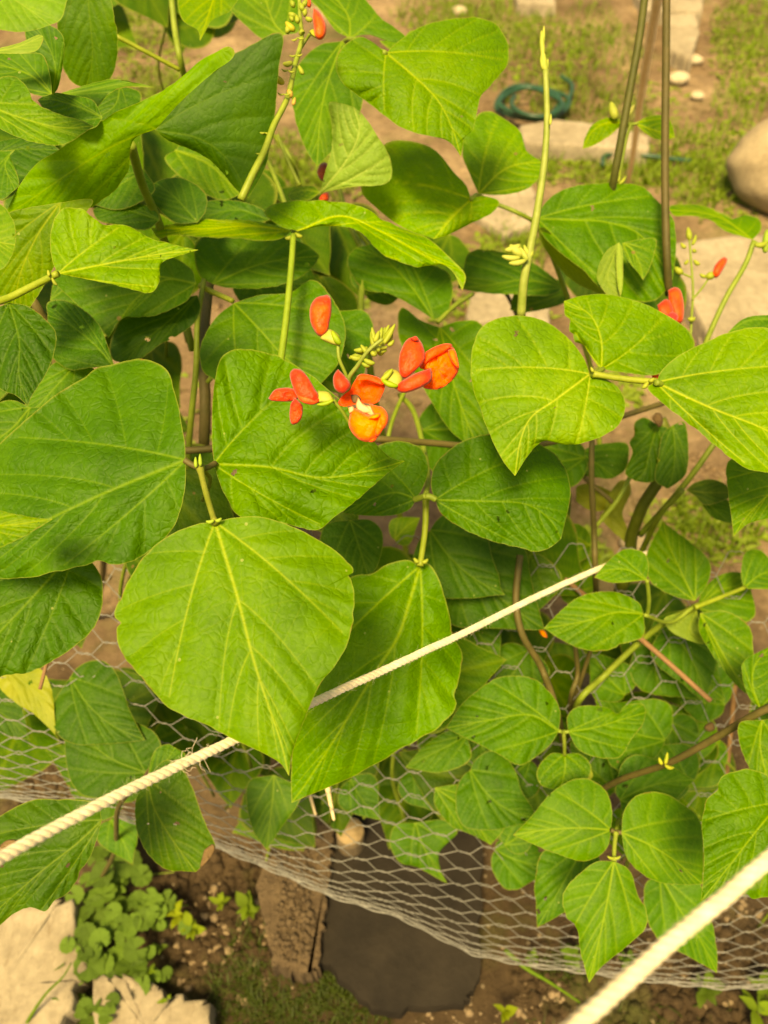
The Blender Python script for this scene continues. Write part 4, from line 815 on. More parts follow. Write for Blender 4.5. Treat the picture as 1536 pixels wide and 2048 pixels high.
# ---- small-leaved plants in and behind the netting
p7 = plant('bean_plant', (1240, 1520), 'runner bean with medium leaves standing just beyond the far end of the twine')
leaf(p7, [(1287, 1228), (1230, 1225), (1180, 1240), (1130, 1250), (1088, 1256)], [(1278, 1206), (1250, 1190), (1222, 1183), (1172, 1188), (1132, 1212), (1105, 1238)], [(1288, 1270), (1262, 1284), (1240, 1288), (1230, 1296), (1200, 1302), (1160, 1297), (1120, 1278)], .66, g=.4, col=(1.15, 1.12, .9), quilt=1.2)
leaf(p7, [(1293, 1160), (1255, 1140), (1220, 1140), (1188, 1155)], [(1298, 1132), (1287, 1105), (1252, 1098), (1218, 1120)], [(1265, 1163), (1225, 1166)], .635, g=.4, col=(1.0, 1.05, .8))
leaf(p7, [(1390, 1202), (1365, 1150), (1340, 1095), (1326, 1043)], [(1350, 1193), (1303, 1165), (1292, 1120), (1305, 1080)], [(1413, 1172), (1422, 1132), (1400, 1100), (1355, 1065)], .72, g=.3, col=(1.1, 1.08, .8))
leaf(p7, [(1400, 1226), (1430, 1280), (1465, 1340), (1506, 1396)], [(1398, 1262), (1425, 1310), (1455, 1350), (1485, 1382)], [(1450, 1222), (1497, 1250), (1507, 1300), (1510, 1350)], .70, g=.3, fold=.2, col=(1.2, 1.1, .9))
leaf(p7, [(1487, 1177), (1520, 1150), (1560, 1140)], [(1482, 1145), (1490, 1105), (1520, 1100)], [(1510, 1178), (1550, 1175)], .74, col=(.95, 1, .8))
leaf(p7, [(1395, 1215), (1440, 1180), (1500, 1170)], [(1405, 1180), (1440, 1150), (1480, 1145)], [(1420, 1235), (1470, 1250), (1510, 1230)], .78, col=(1.05, 1.05, .9))
leaf(p7, [(1394, 1220), (1380, 1260), (1420, 1290)], [(1330, 1235), (1345, 1265), (1390, 1285)], [(1398, 1240), (1405, 1260), (1418, 1280)], .73, under=True, col=(1.1, 1, .8))
stemline(p7, [(1390, 1215, .71), (1440, 1195, .72), (1490, 1175, .74)], .0022, .0018, name='leaf_stalk', col=(1.3, 1.2, 1))
stemline(p7, [(1400, 1210, .72), (1340, 1240, .74), (1290, 1275, .76), (1210, 1350, .78), (1150, 1420, .80), gd(1150, 1560)], .0028, .0034, name='stem')
stemline(p7, [(1295, 1228, .67), (1298, 1200, .655), (1294, 1160, .638)], .0018, .0016, name='leaf_stalk')
stemline(p7, [(1290, 1230, .66), (1340, 1245, .70), (1385, 1215, .71)], .0016, .0018, name='leaf_stalk')
leaf(p7, [(1118, 1462), (1060, 1430), (980, 1440), (892, 1456)], [(1120, 1420), (1100, 1385), (1062, 1355), (1005, 1353), (960, 1376), (920, 1412)], [(1100, 1490), (1065, 1518), (1035, 1530), (990, 1505), (935, 1478)], .66, g=.35, col=(1.0, 1.05, .8), quilt=1.2)
leaf(p7, [(1136, 1463), (1190, 1455), (1240, 1440), (1292, 1425)], [(1135, 1432), (1160, 1412), (1215, 1415), (1235, 1428), (1252, 1410), (1285, 1408)], [(1158, 1500), (1200, 1516), (1240, 1514), (1262, 1480), (1285, 1450)], .67, g=.35, col=(1.0, 1.05, .8), quilt=1.2)
leaf(p7, [(1129, 1508), (1130, 1540), (1120, 1582)], [(1100, 1508), (1074, 1540), (1082, 1570)], [(1160, 1508), (1183, 1535), (1165, 1570)], .69, col=(1.0, 1.05, .8), quilt=1.4)
leaf(p7, [(1183, 1540), (1178, 1560), (1160, 1575)], [(1185, 1555)], [(1165, 1560)], .685, mat=YLEAF)
stemline(p7, [(1127, 1462, .67), (1129, 1490, .68), (1129, 1510, .69)], .0018, .0015, name='leaf_stalk', col=(1.2, 1.1, 1.4)); stemline(p7, [(1118, 1462, .665), (1127, 1464, .67), (1138, 1463, .67)], .0016, .0016, name='leaf_stalk')
stemline(p7, [(1040, 1110, .70), (1032, 1200, .70), (1045, 1270, .70), (1085, 1340, .72), (1120, 1450, .74), gd(1140, 1600)], .0030, .0032, mat=VINE)
stemline(p7, [(1150, 1290, .74), (1155, 1350, .76), (1140, 1410, .80), gd(1140, 1580)], .0022, .003, mat=VINE); stemline(p7, [(1185, 1290, .76), (1165, 1350, .78), (1142, 1420, .82)], .002, .0024, mat=VINE)
auto(p7, (1330, 1480), (1190, 1400), .78, 1.1, col=(.85, .95, .8)); auto(p7, (1300, 1260), (1450, 1400), .84, .9, col=(.85, .9, .9)); auto(p7, (1450, 1410), (1310, 1330), .86, .9, col=(.7, .8, .8))
auto(p7, (1400, 1520), (1300, 1400), .86, .9, col=(1.0, 1.0, .9)); auto(p7, (1340, 1260), (1410, 1410), .80, .8, col=(.8, .9, 1.0)); auto(p7, (1060, 1300), (1000, 1400), .82, 1.0, col=(.8, .9, .9)); auto(p7, (1250, 1390), (1180, 1300), .82, .9, col=(.9, 1, .9))
auto(p7, (1180, 1090), (1080, 1085), .84, .8, col=(1.2, 1.1, .9)); auto(p7, (1120, 1190), (1200, 1110), .86, .8, col=(1.2, 1.1, .8)); auto(p7, (1440, 1480), (1350, 1560), .9, .8, col=(.9, .95, .9))
pf('petal', [(1062, 1242), (1076, 1238), (1082, 1248), (1076, 1260), (1066, 1256)], .74, .004, ORANGE, p7, col=(1, 2.2, 1)); pf('petal', [(1076, 1258), (1090, 1262), (1095, 1275), (1084, 1272)], .74, .003, ORANGE, p7, col=(1, 1.8, 1))
pf('dead_flower', [(1412, 1448), (1425, 1444), (1430, 1458), (1418, 1464), (1408, 1456)], .80, .004, DEAD, p7, col=(1.4, .6, 1))

p8 = plant('bean_plant', (1230, 1800), 'young bean plant with a neat light green trio of leaflets over the wire netting')
leaf(p8, [(1222, 1660), (1160, 1656), (1090, 1660), (1026, 1670)], [(1224, 1620), (1212, 1582), (1180, 1559), (1142, 1560), (1098, 1590), (1058, 1638)], [(1216, 1692), (1195, 1714), (1160, 1722), (1108, 1706), (1065, 1688)], .62, g=.3, h=-.08, fold=-.05, col=(1.2, 1.15, 1.0), quilt=.6, wave=.008)
leaf(p8, [(1243, 1665), (1300, 1690), (1350, 1722), (1405, 1768)], [(1248, 1622), (1275, 1590), (1320, 1585), (1365, 1606), (1400, 1642), (1407, 1705)], [(1252, 1712), (1280, 1745), (1320, 1765), (1370, 1770)], .62, g=.3, h=.08, fold=-.05, col=(1.15, 1.12, 1.0), quilt=.6, wave=.008)
leaf(p8, [(1228, 1722), (1215, 1800), (1198, 1880), (1178, 1966)], [(1190, 1725), (1145, 1760), (1126, 1792), (1131, 1830), (1155, 1858), (1161, 1905)], [(1260, 1742), (1276, 1790), (1293, 1822), (1290, 1856), (1258, 1890), (1205, 1932)], .605, g=.2, fold=-.04, dome=.08, col=(1.3, 1.2, 1.1), quilt=.6, wave=.01)
stemline(p8, [(1232, 1665, .62), (1229, 1692, .613), (1228, 1722, .606)], .0018, .0015, name='leaf_stalk', col=(1.2, 1.1, 1.2), swell=.4); stemline(p8, [(1222, 1660, .62), (1232, 1664, .621), (1243, 1665, .62)], .0018, .0018, name='leaf_stalk', mat=VINE)
for s in (-1, 1): bud(p8, (1228, 1715), (1228+s*13, 1712), .603, 6, name='stipel')
stemline(p8, [(1232, 1664, .622), (1240, 1640, .70), (1260, 1700, .85), gd(1230, 1800)], .0018, .003)
leaf(p8, [(1320, 1750), (1360, 1820), (1400, 1880), (1434, 1946)], [(1290, 1770), (1292, 1830), (1320, 1882), (1375, 1912)], [(1390, 1750), (1420, 1830), (1434, 1900)], .70, g=.2, col=(1.0, 1.08, .9), quilt=.6)
leaf(p8, [(1170, 1690), (1130, 1760), (1074, 1856)], [(1090, 1700), (1070, 1760), (1072, 1810)], [(1200, 1720), (1180, 1790), (1120, 1830)], .70, g=.2, col=(.75, .88, .8))
leaf(p8, [(1560, 1605), (1510, 1665), (1460, 1730), (1402, 1802)], [(1545, 1560), (1500, 1538), (1450, 1550), (1438, 1565), (1436, 1580), (1415, 1598), (1404, 1640), (1408, 1720)], [(1580, 1700), (1560, 1780), (1510, 1797), (1490, 1786), (1465, 1785), (1435, 1790)], .52, g=.3, fold=-.05, col=(1.2, 1.12, .8), quilt=1.3)
leaf(p8, [(1524, 1440), (1520, 1490), (1530, 1540), (1548, 1600)], [(1480, 1445), (1478, 1480), (1495, 1530), (1520, 1575)], [(1560, 1440), (1580, 1500), (1570, 1560)], .60, col=(1.2, 1.12, .9), quilt=1.3)
leaf(p8, [(1520, 1416), (1505, 1370), (1510, 1330), (1545, 1290)], [(1498, 1395), (1484, 1350), (1490, 1320)], [(1560, 1410), (1590, 1360), (1580, 1320)], .60, col=(1.1, 1.1, .8), quilt=1.3)
stemline(p8, [(1600, 1390, .58), (1520, 1424, .60), (1440, 1470, .63), (1340, 1525, .67), (1240, 1560, .72), (1150, 1610, .80)], .0030, .0028, mat=VINE)
for a, b in (((1330, 1528), (1335, 1505)), ((1330, 1530), (1348, 1535)), ((1325, 1528), (1318, 1515))): bud(p8, a, b, .66, 8, name='bract', col=(1.3, 1.2, 1))
auto(p8, (1240, 1600), (1390, 1560), .74, 1.0, col=(.72, .85, .8)); auto(p8, (1380, 1570), (1260, 1500), .78, 1.0, col=(.7, .82, .8)); auto(p8, (1230, 1580), (1140, 1480), .80, 1.0, col=(.6, .72, .7)); auto(p8, (1330, 1440), (1400, 1540), .84, .9, col=(.75, .85, .8))

p9 = plant('bean_plant', (200, 1760), 'bean plant with old yellow-edged leaves drooping beside the wire netting in the shade')
leaf(p9, [(204, 1640), (150, 1690), (80, 1745), (-40, 1850)], [(190, 1606), (120, 1598), (60, 1602), (0, 1632), (-60, 1680), (-90, 1760)], [(190, 1690), (175, 1722), (162, 1740), (150, 1765), (130, 1792), (110, 1800), (92, 1822), (60, 1815), (30, 1826), (0, 1850), (-20, 1870)], .47, g=.2, fold=-.05, col=(.72, .72, .7), quilt=1.1)
leaf(p9, [(294, 1560), (310, 1620), (345, 1680), (392, 1744)], [(272, 1600), (272, 1650), (290, 1700), (330, 1738), (365, 1742)], [(330, 1520), (365, 1540), (385, 1575), (408, 1640), (430, 1692), (415, 1720)], .60, g=.2, fold=-.12, col=(.85, .80, .7), quilt=1.0)
leaf(p9, [(296, 1560), (330, 1525), (350, 1495)], [(298, 1535), (310, 1500), (335, 1488)], [(330, 1560), (368, 1540), (372, 1510)], .61, col=(.8, .92, .8))
stemline(p9, [(262, 1580, .62), (280, 1567, .61), (296, 1558, .60)], .0022, .002, name='leaf_stalk', col=(1.3, 1.2, 1)); stemline(p9, [(262, 1580, .62), (235, 1620, .72), (230, 1700, .9), gd(200, 1760)], .002, .003, mat=VINE)
auto(p9, (290, 1545), (130, 1400), .70, .85, col=(.62, .70, .7)); auto(p9, (285, 1540), (150, 1560), .74, .9, col=(.7, .75, .7)); auto(p9, (140, 1355), (290, 1480), .72, .9, col=(.6, .7, .7))
auto(p9, (10, 1335), (110, 1470), .72, .5, mat=YLEAF); auto(p9, (250, 1600), (90, 1500), .78, .9, col=(.9, .9, .7)); auto(p9, (220, 1640), (265, 1730), .85, .9, col=(.8, .95, .9))
auto(p9, (-40, 1400), (60, 1480), .78, .9, col=(.6, .7, .8))
pf('withered_edge', [(0, 1690), (15, 1680), (35, 1680), (45, 1690), (25, 1700), (0, 1712)], .442, .001, DEAD, p9, rough=.003)
pf('withered_edge', [(408, 1700), (425, 1688), (430, 1700), (415, 1722), (400, 1735)], .575, .001, DEAD, p9, rough=.003)

p10 = plant('bean_plant', (800, 1650), 'small bean plant in the dark gap between the hanging leaves and the dark slate')
leaf(p10, [(548, 1550), (545, 1600), (533, 1700)], [(500, 1560), (492, 1600), (505, 1660)], [(590, 1570), (600, 1600), (560, 1660)], .74, g=.2, col=(.8, .85, .8), quilt=.5)
leaf(p10, [(830, 1645), (850, 1700), (895, 1768)], [(790, 1650), (780, 1690), (800, 1725), (835, 1735)], [(890, 1640), (915, 1665), (880, 1700), (880, 1735)], .86, g=.2, col=(.85, .95, .9))
leaf(p10, [(870, 1575), (930, 1620), (982, 1690)], [(870, 1610), (900, 1650), (945, 1670)], [(920, 1570), (975, 1600), (1010, 1650)], .78, g=.2, col=(1.0, 1.0, .9))
leaf(p10, [(935, 1470), (880, 1500), (810, 1535)], [(900, 1460), (850, 1490)], [(940, 1520), (880, 1545)], .74, col=(.8, .92, .9))
auto(p10, (700, 1560), (760, 1640), .82, .9, col=(.6, .75, .7)); auto(p10, (950, 1460), (1010, 1560), .80, .8, col=(.65, .8, .8)); auto(p10, (830, 1530), (900, 1630), .88, 1.0, col=(.6, .75, .7)); auto(p10, (1010, 1690), (1080, 1640), .8, .8, col=(.9, 1, .9)); auto(p10, (990, 1700), (1120, 1730), .84, .9, col=(.8, .95, .9))
auto(p10, (940, 1540), (1080, 1640), .76, .9, col=(.72, .85, .8)); auto(p10, (1060, 1520), (960, 1600), .82, .9, col=(.65, .8, .8))
stemline(p10, [(790, 1480, .85), (785, 1560, .9), (810, 1640, .98), gd(800, 1660)], .002, .003); stemline(p10, [(652, 1560, .80), (660, 1600, .80), (668, 1640, .80)], .003, .0012, mat=CANE, name='dry_sheath')
stemline(p10, [(620, 1590, .86), (632, 1632, .86)], .0018, .0012, mat=CANE, name='dry_sheath')

# leaves of the same plants deeper in the shade
def fill(par, x0, y0, x1, y1, D0, D1, n, size=.085, av=()):
    c = origin(par)
    for k in range(n):
        for _ in range(20):
            x = x0+(x1-x0)*rng.random(); y = y0+(y1-y0)*rng.random()
            if not any(a <= x <= c_ and b <= y <= d for a, b, c_, d in av): break
        D = D0+(D1-D0)*rng.random(); L = size*(.75+.5*rng.random())*F/D; a = rng.normal()*1.1+math.pi/2
        b = (x-math.cos(a)*L/2, y-math.sin(a)*L/2); t = (x+math.cos(a)*L/2, y+math.sin(a)*L/2)
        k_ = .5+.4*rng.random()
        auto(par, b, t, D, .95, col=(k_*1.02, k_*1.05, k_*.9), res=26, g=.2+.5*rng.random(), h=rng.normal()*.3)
        if k % 2 == 0: stemline(par, [(b[0], b[1], D), (b[0]+rng.normal()*25, b[1]+L*.5, D+.07), (b[0]+rng.normal()*40, b[1]+L, D+.16)], .0016, .002, name='leaf_stalk', n=10, k=6)
GAPS = [(345, 600, 470, 890), (690, 540, 830, 640), (745, 760, 960, 880), (830, 1010, 900, 1060), (600, 300, 700, 420), (235, 90, 360, 200)]
fill(p5, -40, 250, 350, 760, .74, 1.0, 26, av=GAPS)
fill(p1, -40, 700, 420, 1350, .66, .95, 22, av=GAPS)
fill(p4, 380, 420, 660, 760, .72, .95, 17, av=GAPS)
fill(p2, 440, 1000, 1000, 1560, .70, 1.0, 34, av=GAPS)
fill(p7, 1020, 1260, 1560, 1560, .90, 1.1, 22)
fill(p9, -40, 1360, 480, 1560, .86, 1.0, 15)
fill(p10, 480, 1480, 1120, 1640, .95, 1.1, 16)
fill(p5, 190, -40, 480, 70, 1.0, 1.5, 12, size=.1)
fill(p4, 640, 480, 900, 640, .9, 1.1, 5, av=GAPS)
fill(p4, 1150, 560, 1330, 640, .85, .95, 5)
fill(p8, 1580, 1200, 1850, 1650, .7, .95, 9)
fill(p3, 1600, 620, 1850, 1000, .6, .85, 6)
fill(p3, 1000, 870, 1160, 1150, .8, .95, 6)
fill(p8, 1100, 1500, 1450, 1700, .85, 1.0, 12, size=.07)
# ======================= TWINE =======================
def twine(pts, r, label, fuzz=900):
    c = cr(pts, 700); C = P(c[:, 0], c[:, 1], c[:, 2])
    root = empty('twine', tuple(C[0]), label, 'twine', 'undyed cotton twine stretched across the bed')
    L = np.concatenate([[0], np.cumsum(np.linalg.norm(np.diff(C, axis=0), axis=1))]); n = int(L[-1]/.0008)
    s = np.linspace(0, L[-1], n); C = np.stack([np.interp(s, L, C[:, k]) for k in range(3)], -1)
    C += .0003*np.stack([fbm(s*60+k*9, s*0+k, 3)-.45 for k in range(3)], -1)*2
    T = np.gradient(C, axis=0); T /= np.linalg.norm(T, axis=1)[:, None]; U = np.cross(T, (0, 0, 1.)); U /= np.linalg.norm(U, axis=1)[:, None]; W = np.cross(T, U)
    lay = r*4.8; a0 = s/lay*2*math.pi+.5*np.sin(s*70)
    for q in range(3):
        a = a0+q*2*math.pi/3
        Q = C+(U*np.cos(a)[:, None]+W*np.sin(a)[:, None])*r*.36
        V, Fq, caps = tube_geo(Q, r*.66*(1+.14*(fbm(s*220+q*7, s*0+q, 2)-.37)), 10)
        mesh('strand', V, Fq, TWINE, root)
        for e in range(4):                       # yarns that show as fine ridges on each strand
            b = a*1.0+s/(lay*.40)*2*math.pi+e*math.pi/2
            Y = Q+(U*np.cos(b)[:, None]+W*np.sin(b)[:, None])*r*.53
            V, Fq, caps = tube_geo(Y, r*.17, 5); mesh('yarn', V, Fq, TWINE, root)
    V = []; Fs = []
    for k in range(fuzz):
        i = rng.integers(3, n-3); a = rng.random()*6.28; d = U[i]*math.cos(a)+W[i]*math.sin(a); l = r*(.25+1.1*rng.random()**3)
        p0 = C[i]+d*r*.95; t = T[i]*rng.normal()*.9; p1 = p0+(d+t)*l*.5; p2 = p1+(d*.3+t*1.2+rng.normal(size=3)*.4)*l*.7
        hw = np.cross(d, T[i])*.000035; b = len(V); V += [p0-hw, p0+hw, p1-hw, p1+hw, p2-hw*.5, p2+hw*.5]; Fs += [(b, b+1, b+3, b+2), (b+2, b+3, b+5, b+4)]
    x = mesh('fuzz', np.array(V), Fs, FIBRE, root); x['kind'] = 'stuff'
    return root, C, U, W
tw, C, U, W = twine([(-500, 1965, .19), (-60, 1745, .258), (0, 1716, .268), (200, 1608, .305), (400, 1512, .350), (600, 1418, .402), (800, 1325, .462), (920, 1270, .505), (1060, 1200, .570), (1150, 1158, .62), (1212, 1132, .66), (1275, 1112, .72), (1335, 1095, .79)], .0022, 'taut pale twine running behind the biggest leaf and across the dark one', 3000)
i = int(np.argmin(np.abs((C@np.array((1., 0, 0)))-P(382, 1521, .347)[0]))); tuft = []
for k in range(16):
    d = U[i]*rng.normal()+np.array((0, .3, .8))+rng.normal(size=3)*.4; d /= np.linalg.norm(d); Q = [C[i+k-8]+d*.002]
    for q in range(7): d = d+rng.normal(size=3)*.6; d /= np.linalg.norm(d); Q.append(Q[-1]+d*.0011)
    V, Fq, caps = tube_geo(np.array(Q), .00009, 4); tuft.append((V, Fq))
V = np.vstack([v for v, _ in tuft]); o = 0; Fs = []
for v, fq in tuft: Fs.append(fq+o); o += len(v)
mesh('frayed_tuft', V, np.vstack(Fs), FIBRE, tw)
twine([(700, 2420, .142), (1080, 2110, .172), (1150, 2052, .180), (1300, 1920, .193), (1420, 1818, .203), (1540, 1715, .212), (1600, 1665, .218), (2000, 1330, .27)], .0020, 'second pale twine, out of focus, crossing the lower corner very close up', 1500)

# ======================= WEEDS AND SMALL THINGS ON THE SOIL =======================
def scallop(r, n=11, cup=.16, notch=.5):
    V = [(0, 0, 0)]; k = 44; rings = (.35, .7, 1.0)
    for t in rings:
        for j in range(k):
            a = notch*.5+(2*math.pi-notch)*j/(k-1)-math.pi/2
            e = 1+(.13*abs(math.cos(a*n/2)) if t == 1 else 0)
            rr = r*t*e; fold = .05*math.sin(a*n/2)*t
            V.append((rr*math.cos(a), rr*math.sin(a), r*(cup*t*t*(.3+.9*abs(math.sin(a*1.5)))+fold*.6)))
    Fs = [(0, 1+j, 2+j) for j in range(k-1)]
    for q in range(len(rings)-1): Fs += [(1+q*k+j, 1+(q+1)*k+j, 2+(q+1)*k+j, 2+q*k+j) for j in range(k-1)]
    return V, Fs
def blade_leaf(L, w, n=9, arch=.25):
    V = []; Fs = []
    for i in range(n):
        t = i/(n-1); hw = w/2*math.sin(math.pi*min(1, t**.75*.97+.02)); z = L*(arch*math.sin(t*2.4))
        V += [(-hw, L*t, z+hw*.25), (0, L*t, z-hw*.1), (hw, L*t, z+hw*.25)]
    for i in range(n-1):
        b = i*3; Fs += [(b, b+1, b+4, b+3), (b+1, b+2, b+5, b+4)]
    return V, Fs
def me_(name, V, Fs, mat):
    me = bpy.data.meshes.new(name); me.from_pydata(V, [], Fs); me.polygons.foreach_set('use_smooth', [True]*len(Fs)); me.materials.append(mat); return me
ivy = [me_('round_leaf', *scallop(1, 11+k, .10+.05*k, .28+.1*k), WEED) for k in range(3)]
ov = [me_('oval_leaf', *blade_leaf(1, .42+.12*k, arch=.12+.1*k), WEED) for k in range(3)]
def put(par, me, name, loc, size, rot, col):
    o = bpy.data.objects.new(name, me); COL.objects.link(o); o.parent = par
    o.location = tuple(np.array(loc)-origin(par)); o.scale = (size,)*3; o.rotation_euler = rot; o.color = (*col, 1); return o
GW = 'small weeds growing on the soil'
c0 = G(240, 1860, 0); iv = empty('ground_ivy', (c0[0], c0[1], 0), 'patch of round scalloped weed leaves beside the pale slabs', 'weed', GW)
spots = [(178, 1930, 38), (262, 1935, 40), (270, 1900, 30), (210, 1835, 30), (170, 1870, 30), (200, 1880, 28), (265, 1850, 30), (335, 1803, 28), (205, 1750, 34), (255, 1725, 36), (282, 1752, 28), (235, 1700, 30), (200, 1705, 24), (205, 1790, 34), (235, 1790, 24), (215, 1870, 22), (250, 1870, 26), (150, 1910, 22), (135, 1890, 20), (305, 1955, 22), (288, 1840, 28), (320, 1850, 24), (185, 2010, 24), (230, 1960, 24), (155, 2005, 22), (215, 2030, 26), (180, 2040, 24), (210, 1930, 26), (150, 1790, 24), (240, 1760, 22), (165, 1830, 26), (190, 1810, 24), (275, 1800, 24), (250, 1815, 24), (300, 1790, 18), (230, 1915, 26), (345, 1810, 12), (285, 1970, 26), (160, 1950, 22), (300, 1905, 18), (255, 1680, 20), (320, 1830, 14), (225, 2000, 18), (175, 1760, 20)]
spots += [(x+rng.normal()*22, y+rng.normal()*22, 12+12*rng.random()) for x, y, r in spots]
for k, (x, y, r) in enumerate(spots):
    z = .012+.03*rng.random()+(.012 if r > 28 else 0); loc = G(x, y, z); rad = r/F*DG(x, y, z)
    b = .75+.5*rng.random(); put(iv, ivy[k % 3], 'leaf', loc, rad*.72, (rng.normal()*.22-.12, rng.normal()*.22, rng.random()*6.28), (b*.72, b*.82, b*1.3))
    if k % 2 == 0:
        V, Fq, caps = tube_geo(cr(np.array([loc-(0, 0, .003), loc+(rng.normal()*.01, .005, -.02), (loc[0]+rng.normal()*.02, loc[1]+.01, -.004)]), 7), .0009, 5); mesh('stalk', V, Fq, STEM, iv)
def rosette(x, y, n, r, label, narrow=0, col=(1, 1, 1), up=.4):
    c = G(x, y, 0); rt = empty('weed', (c[0], c[1], 0), label, 'weed', GW); L = r/F*DG(x, y)
    for k in range(n):
        a = k*2.399+rng.random()*.4; b = .8+.4*rng.random()
        put(rt, ov[(k+narrow) % 3], 'leaf', c+(0, 0, .006+.004*k), L*(.6+.5*rng.random()), (up*rng.random(), rng.normal()*.2, a), tuple(v*b for v in col))
    return rt
rosette(445, 1815, 6, 26, 'bright four-leaved weed above the oval-leaved one on the soil', col=(1.2, 1.1, 1))
rosette(500, 1830, 10, 34, 'narrow-leaved weed nearest the brown board', 0, (1, 1, 1))
rosette(360, 1840, 8, 26, 'weed with yellowish tips between the round leaves and the narrow-leaved weed', col=(1.5, 1.2, 1))
rosette(390, 1868, 9, 28, 'weed with one long yellow leaf lying on the soil', col=(1.3, 1.15, 1))
rosette(325, 1905, 5, 18, 'tiny dull weed just beyond the round-leaved patch', col=(.8, .8, 1.2))
rosette(308, 1958, 8, 20, 'small weed touching the corner of the middle pale slab', col=(1, 1.05, 1))
rosette(345, 2010, 7, 20, 'little weed standing on the pale slab at the lower edge', col=(1.1, 1.1, 1))
rosette(1008, 2030, 5, 30, 'bright weed between the dark slate and the close-up twine', col=(1.5, 1.25, .9), up=.8)
rosette(1135, 1925, 12, 30, 'leafy weed under the tip of the light green trio', col=(.8, .95, 1))
rosette(1250, 1930, 7, 30, 'dull weed between the trio and the close-up twine', col=(.6, .7, .9))
rosette(1400, 1985, 8, 40, 'dull broad weed beneath the netting edge next to the twine', col=(.6, .65, .7))
rosette(1520, 1990, 8, 45, 'weed with long narrow leaves at the side below the netting', col=(.8, .85, .9))
rosette(1505, 2025, 4, 50, 'slender weed at the lower side corner', col=(1.0, 1.0, .9))
rosette(1470, 1790, 6, 25, 'weed behind the netting beside the big side leaf', col=(.8, .9, .9))
rosette(1060, 1925, 7, 20, 'small weed on the dark soil next to the slate edge', col=(.8, .9, .9)) 
o = tube('onion_leaf', [(30, 2120, 1.02), (52, 2050, 1.0), (90, 1990, .98), (125, 1955, .97), (143, 1925, .98)], .0032, .0008, WEED, None, n=24); o.color = (.8, .9, 1.0, 1); tag(o, 'single curved onion-like leaf arching over the cracked pale slab', 'leaf blade')
o = tube('grass_stem', [(1010, 1900, 1.0), (1050, 1935, .99), (1100, 1965, .99), (1160, 2005, 1.0)], .0028, .0014, WEED, None, n=20); o.color = (.8, .95, .9, 1); tag(o, 'arched grass stem lying on the dark soil under the netting', 'grass stem')

# grass, moss and low weeds: too many to count
def tufts(name, blobs, h, wd, n_each, mat, cols, label, lean=.5, flat=0):
    V = []; Fs = []
    for x, y, rx, ry, n in blobs:
        for k in range(int(n*n_each)):
            a = rng.random()*6.28; q = rng.random()**.6; c = G(x+rx*q*math.cos(a), y+ry*q*math.sin(a), 0); z0 = float(gz(c[0], c[1])); 
            L = h*(.5+.9*rng.random()); az = rng.random()*6.28; ln = L*lean*(.3+rng.random()); d = np.array((math.cos(az), math.sin(az), 0)); s = np.array((-d[1], d[0], 0))*wd/2*(.6+.8*rng.random())
            p = np.array((c[0], c[1], z0-.003)); up = np.array((0, 0, L*(.3 if flat else 1)))
            m = p+up*.6+d*ln*.35; t = p+up*.95+d*ln; b = len(V)
            if flat: V += [p, m-s, m+s, t]; Fs += [(b, b+2, b+3, b+1)]
            else: V += [p-s, p+s, m+s*.8, m-s*.8, t]; Fs += [(b, b+1, b+2, b+3), (b+3, b+2, b+4)]
    o = mesh(name, np.array(V), Fs, mat, smooth=False); o['kind'] = 'stuff'; o['label'] = label; o['category'] = cols; return o
tufts('grass', [(1080, 130, 120, 90, 5), (1020, 60, 110, 60, 5), (900, 20, 120, 40, 4), (1180, 60, 60, 60, 3), (1230, 330, 90, 60, 4), (1400, 330, 120, 90, 8), (1150, 210, 90, 60, 3), (1500, 60, 80, 90, 6), (1060, 330, 60, 40, 2.5), (1240, 130, 60, 80, 2), (560, 330, 60, 60, 3), (1030, 500, 70, 60, 2), (300, 180, 70, 50, 3), (1420, 1050, 110, 70, 2.2), (270, 30, 120, 60, 4), (1250, 230, 60, 40, 2), (860, 200, 40, 40, 1), (640, 370, 60, 40, 2), (1480, 200, 60, 50, 2)], .035, .0045, 150, WEED, 'grass', 'sparse short grass and seedlings on the far soil', .8)
o = tufts('low_weeds', [(1090, 110, 110, 70, 4), (1450, 340, 130, 110, 9), (1240, 320, 100, 70, 4), (1500, 90, 80, 110, 8), (1100, 320, 80, 50, 3), (1020, 480, 70, 80, 2.5), (1400, 1060, 140, 70, 3.5), (290, 130, 120, 90, 5), (270, 30, 140, 70, 7), (1300, 1240, 60, 60, 1), (720, 330, 60, 60, 2), (600, 330, 70, 60, 3), (950, 30, 160, 40, 5), (1170, 1100, 60, 40, 1), (1050, 620, 60, 50, 2), (1320, 180, 60, 60, 1), (1220, 780, 80, 50, 1.6), (1380, 1580, 60, 60, 2), (900, 600, 60, 60, 1), (320, 850, 90, 140, 1.2), (650, 600, 90, 80, 1.5)], .034, .017, 95, WEED, 'weeds', 'low broad-leaved seedlings scattered over the soil', .9, 1)
o.color = (1.35, 1.2, 1.6, 1)
o = tufts('mossy_weeds', [(560, 2010, 150, 90, 10), (650, 1960, 60, 60, 2.5), (470, 1960, 60, 50, 2), (500, 1880, 50, 40, .8), (720, 2030, 60, 40, 1.5), (180, 2030, 60, 40, 1), (1130, 1930, 50, 30, 1.5), (1300, 2040, 300, 60, .6)], .016, .0014, 150, WEED, 'weeds', 'fine dark feathery weeds between the pale slab and the slate', 1.1)
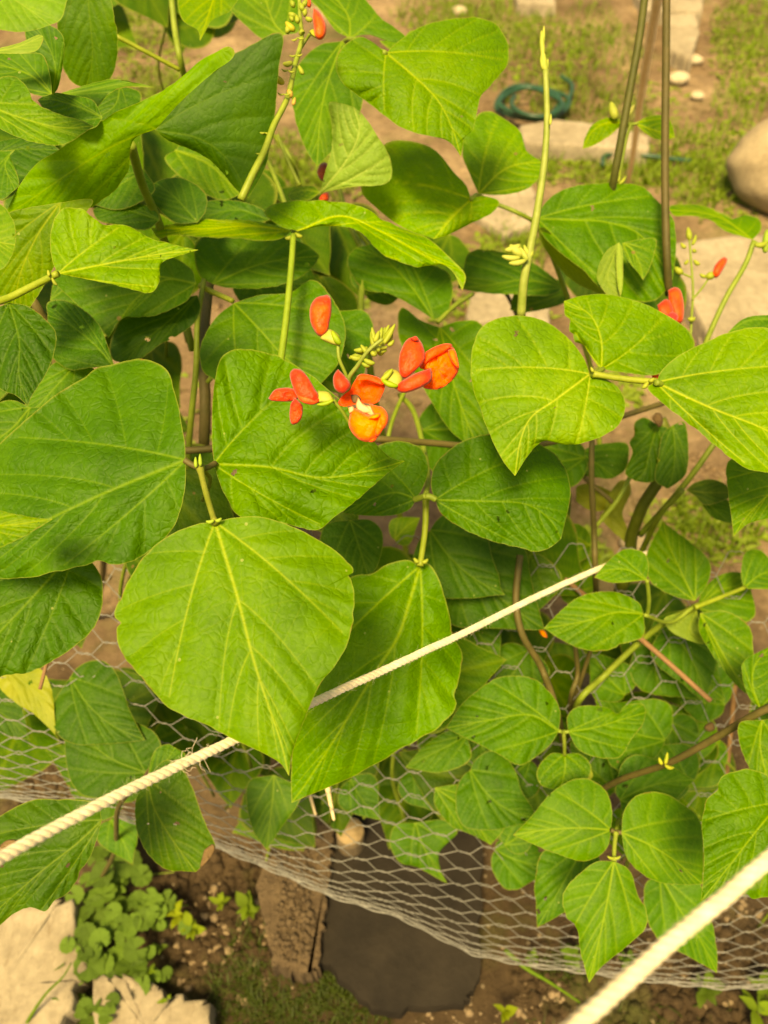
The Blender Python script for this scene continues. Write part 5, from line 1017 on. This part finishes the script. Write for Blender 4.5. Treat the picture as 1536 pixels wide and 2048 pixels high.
o.color = (.34, .33, .5, 1)

# gravel and crumbs
bm = bmesh.new(); bmesh.ops.create_icosphere(bm, subdivisions=1, radius=1); bv = np.array([v.co[:] for v in bm.verts]); bf = np.array([[v.index for v in f.verts] for f in bm.faces]); bm.free()
def gravel(name, blobs, r0, r1, mat, label, lift=None):
    V = []; Fs = []; o_ = 0
    for x, y, rx, ry, n in blobs:
        for k in range(n):
            a = rng.random()*6.28; q = rng.random()**.5; c = G(x+rx*q*math.cos(a), y+ry*q*math.sin(a), lift or 0); r = r0+(r1-r0)*rng.random()**3
            R = Matrix.Rotation(rng.random()*6.28, 3, 'Z'); v = bv*(1+rng.normal(size=(len(bv), 1))*.16)*np.array((1, .6+.4*rng.random(), .45+.3*rng.random()))*r
            v = v@np.array(R).T; V.append(v+np.array((c[0], c[1], (lift if lift else float(gz(c[0], c[1])))+r*.15))); Fs.append(bf+o_); o_ += len(bv)
    o = mesh(name, np.vstack(V), np.vstack(Fs), mat, smooth=False); o['kind'] = 'stuff'; o['label'] = label; o['category'] = 'gravel'; return o
gravel('gravel', [(850, 820, 110, 60, 90), (1250, 600, 300, 250, 130), (1350, 1050, 200, 120, 170), (1200, 150, 330, 150, 160), (450, 1880, 130, 120, 240), (1350, 1980, 260, 110, 120), (1450, 1850, 120, 80, 80), (600, 800, 600, 600, 240), (1400, 130, 120, 100, 110), (1000, 2010, 200, 60, 110), (1100, 1000, 120, 120, 70)], .0016, .0075, GRIT, 'pale grit and small stones strewn over the soil')
gravel('board_crumbs', [(592, 1700, 50, 90, 240), (590, 1850, 40, 85, 260), (590, 1720, 40, 60, 120)], .0012, .0055, CLOD, 'crumbs of earth lying on the brown board', .047)
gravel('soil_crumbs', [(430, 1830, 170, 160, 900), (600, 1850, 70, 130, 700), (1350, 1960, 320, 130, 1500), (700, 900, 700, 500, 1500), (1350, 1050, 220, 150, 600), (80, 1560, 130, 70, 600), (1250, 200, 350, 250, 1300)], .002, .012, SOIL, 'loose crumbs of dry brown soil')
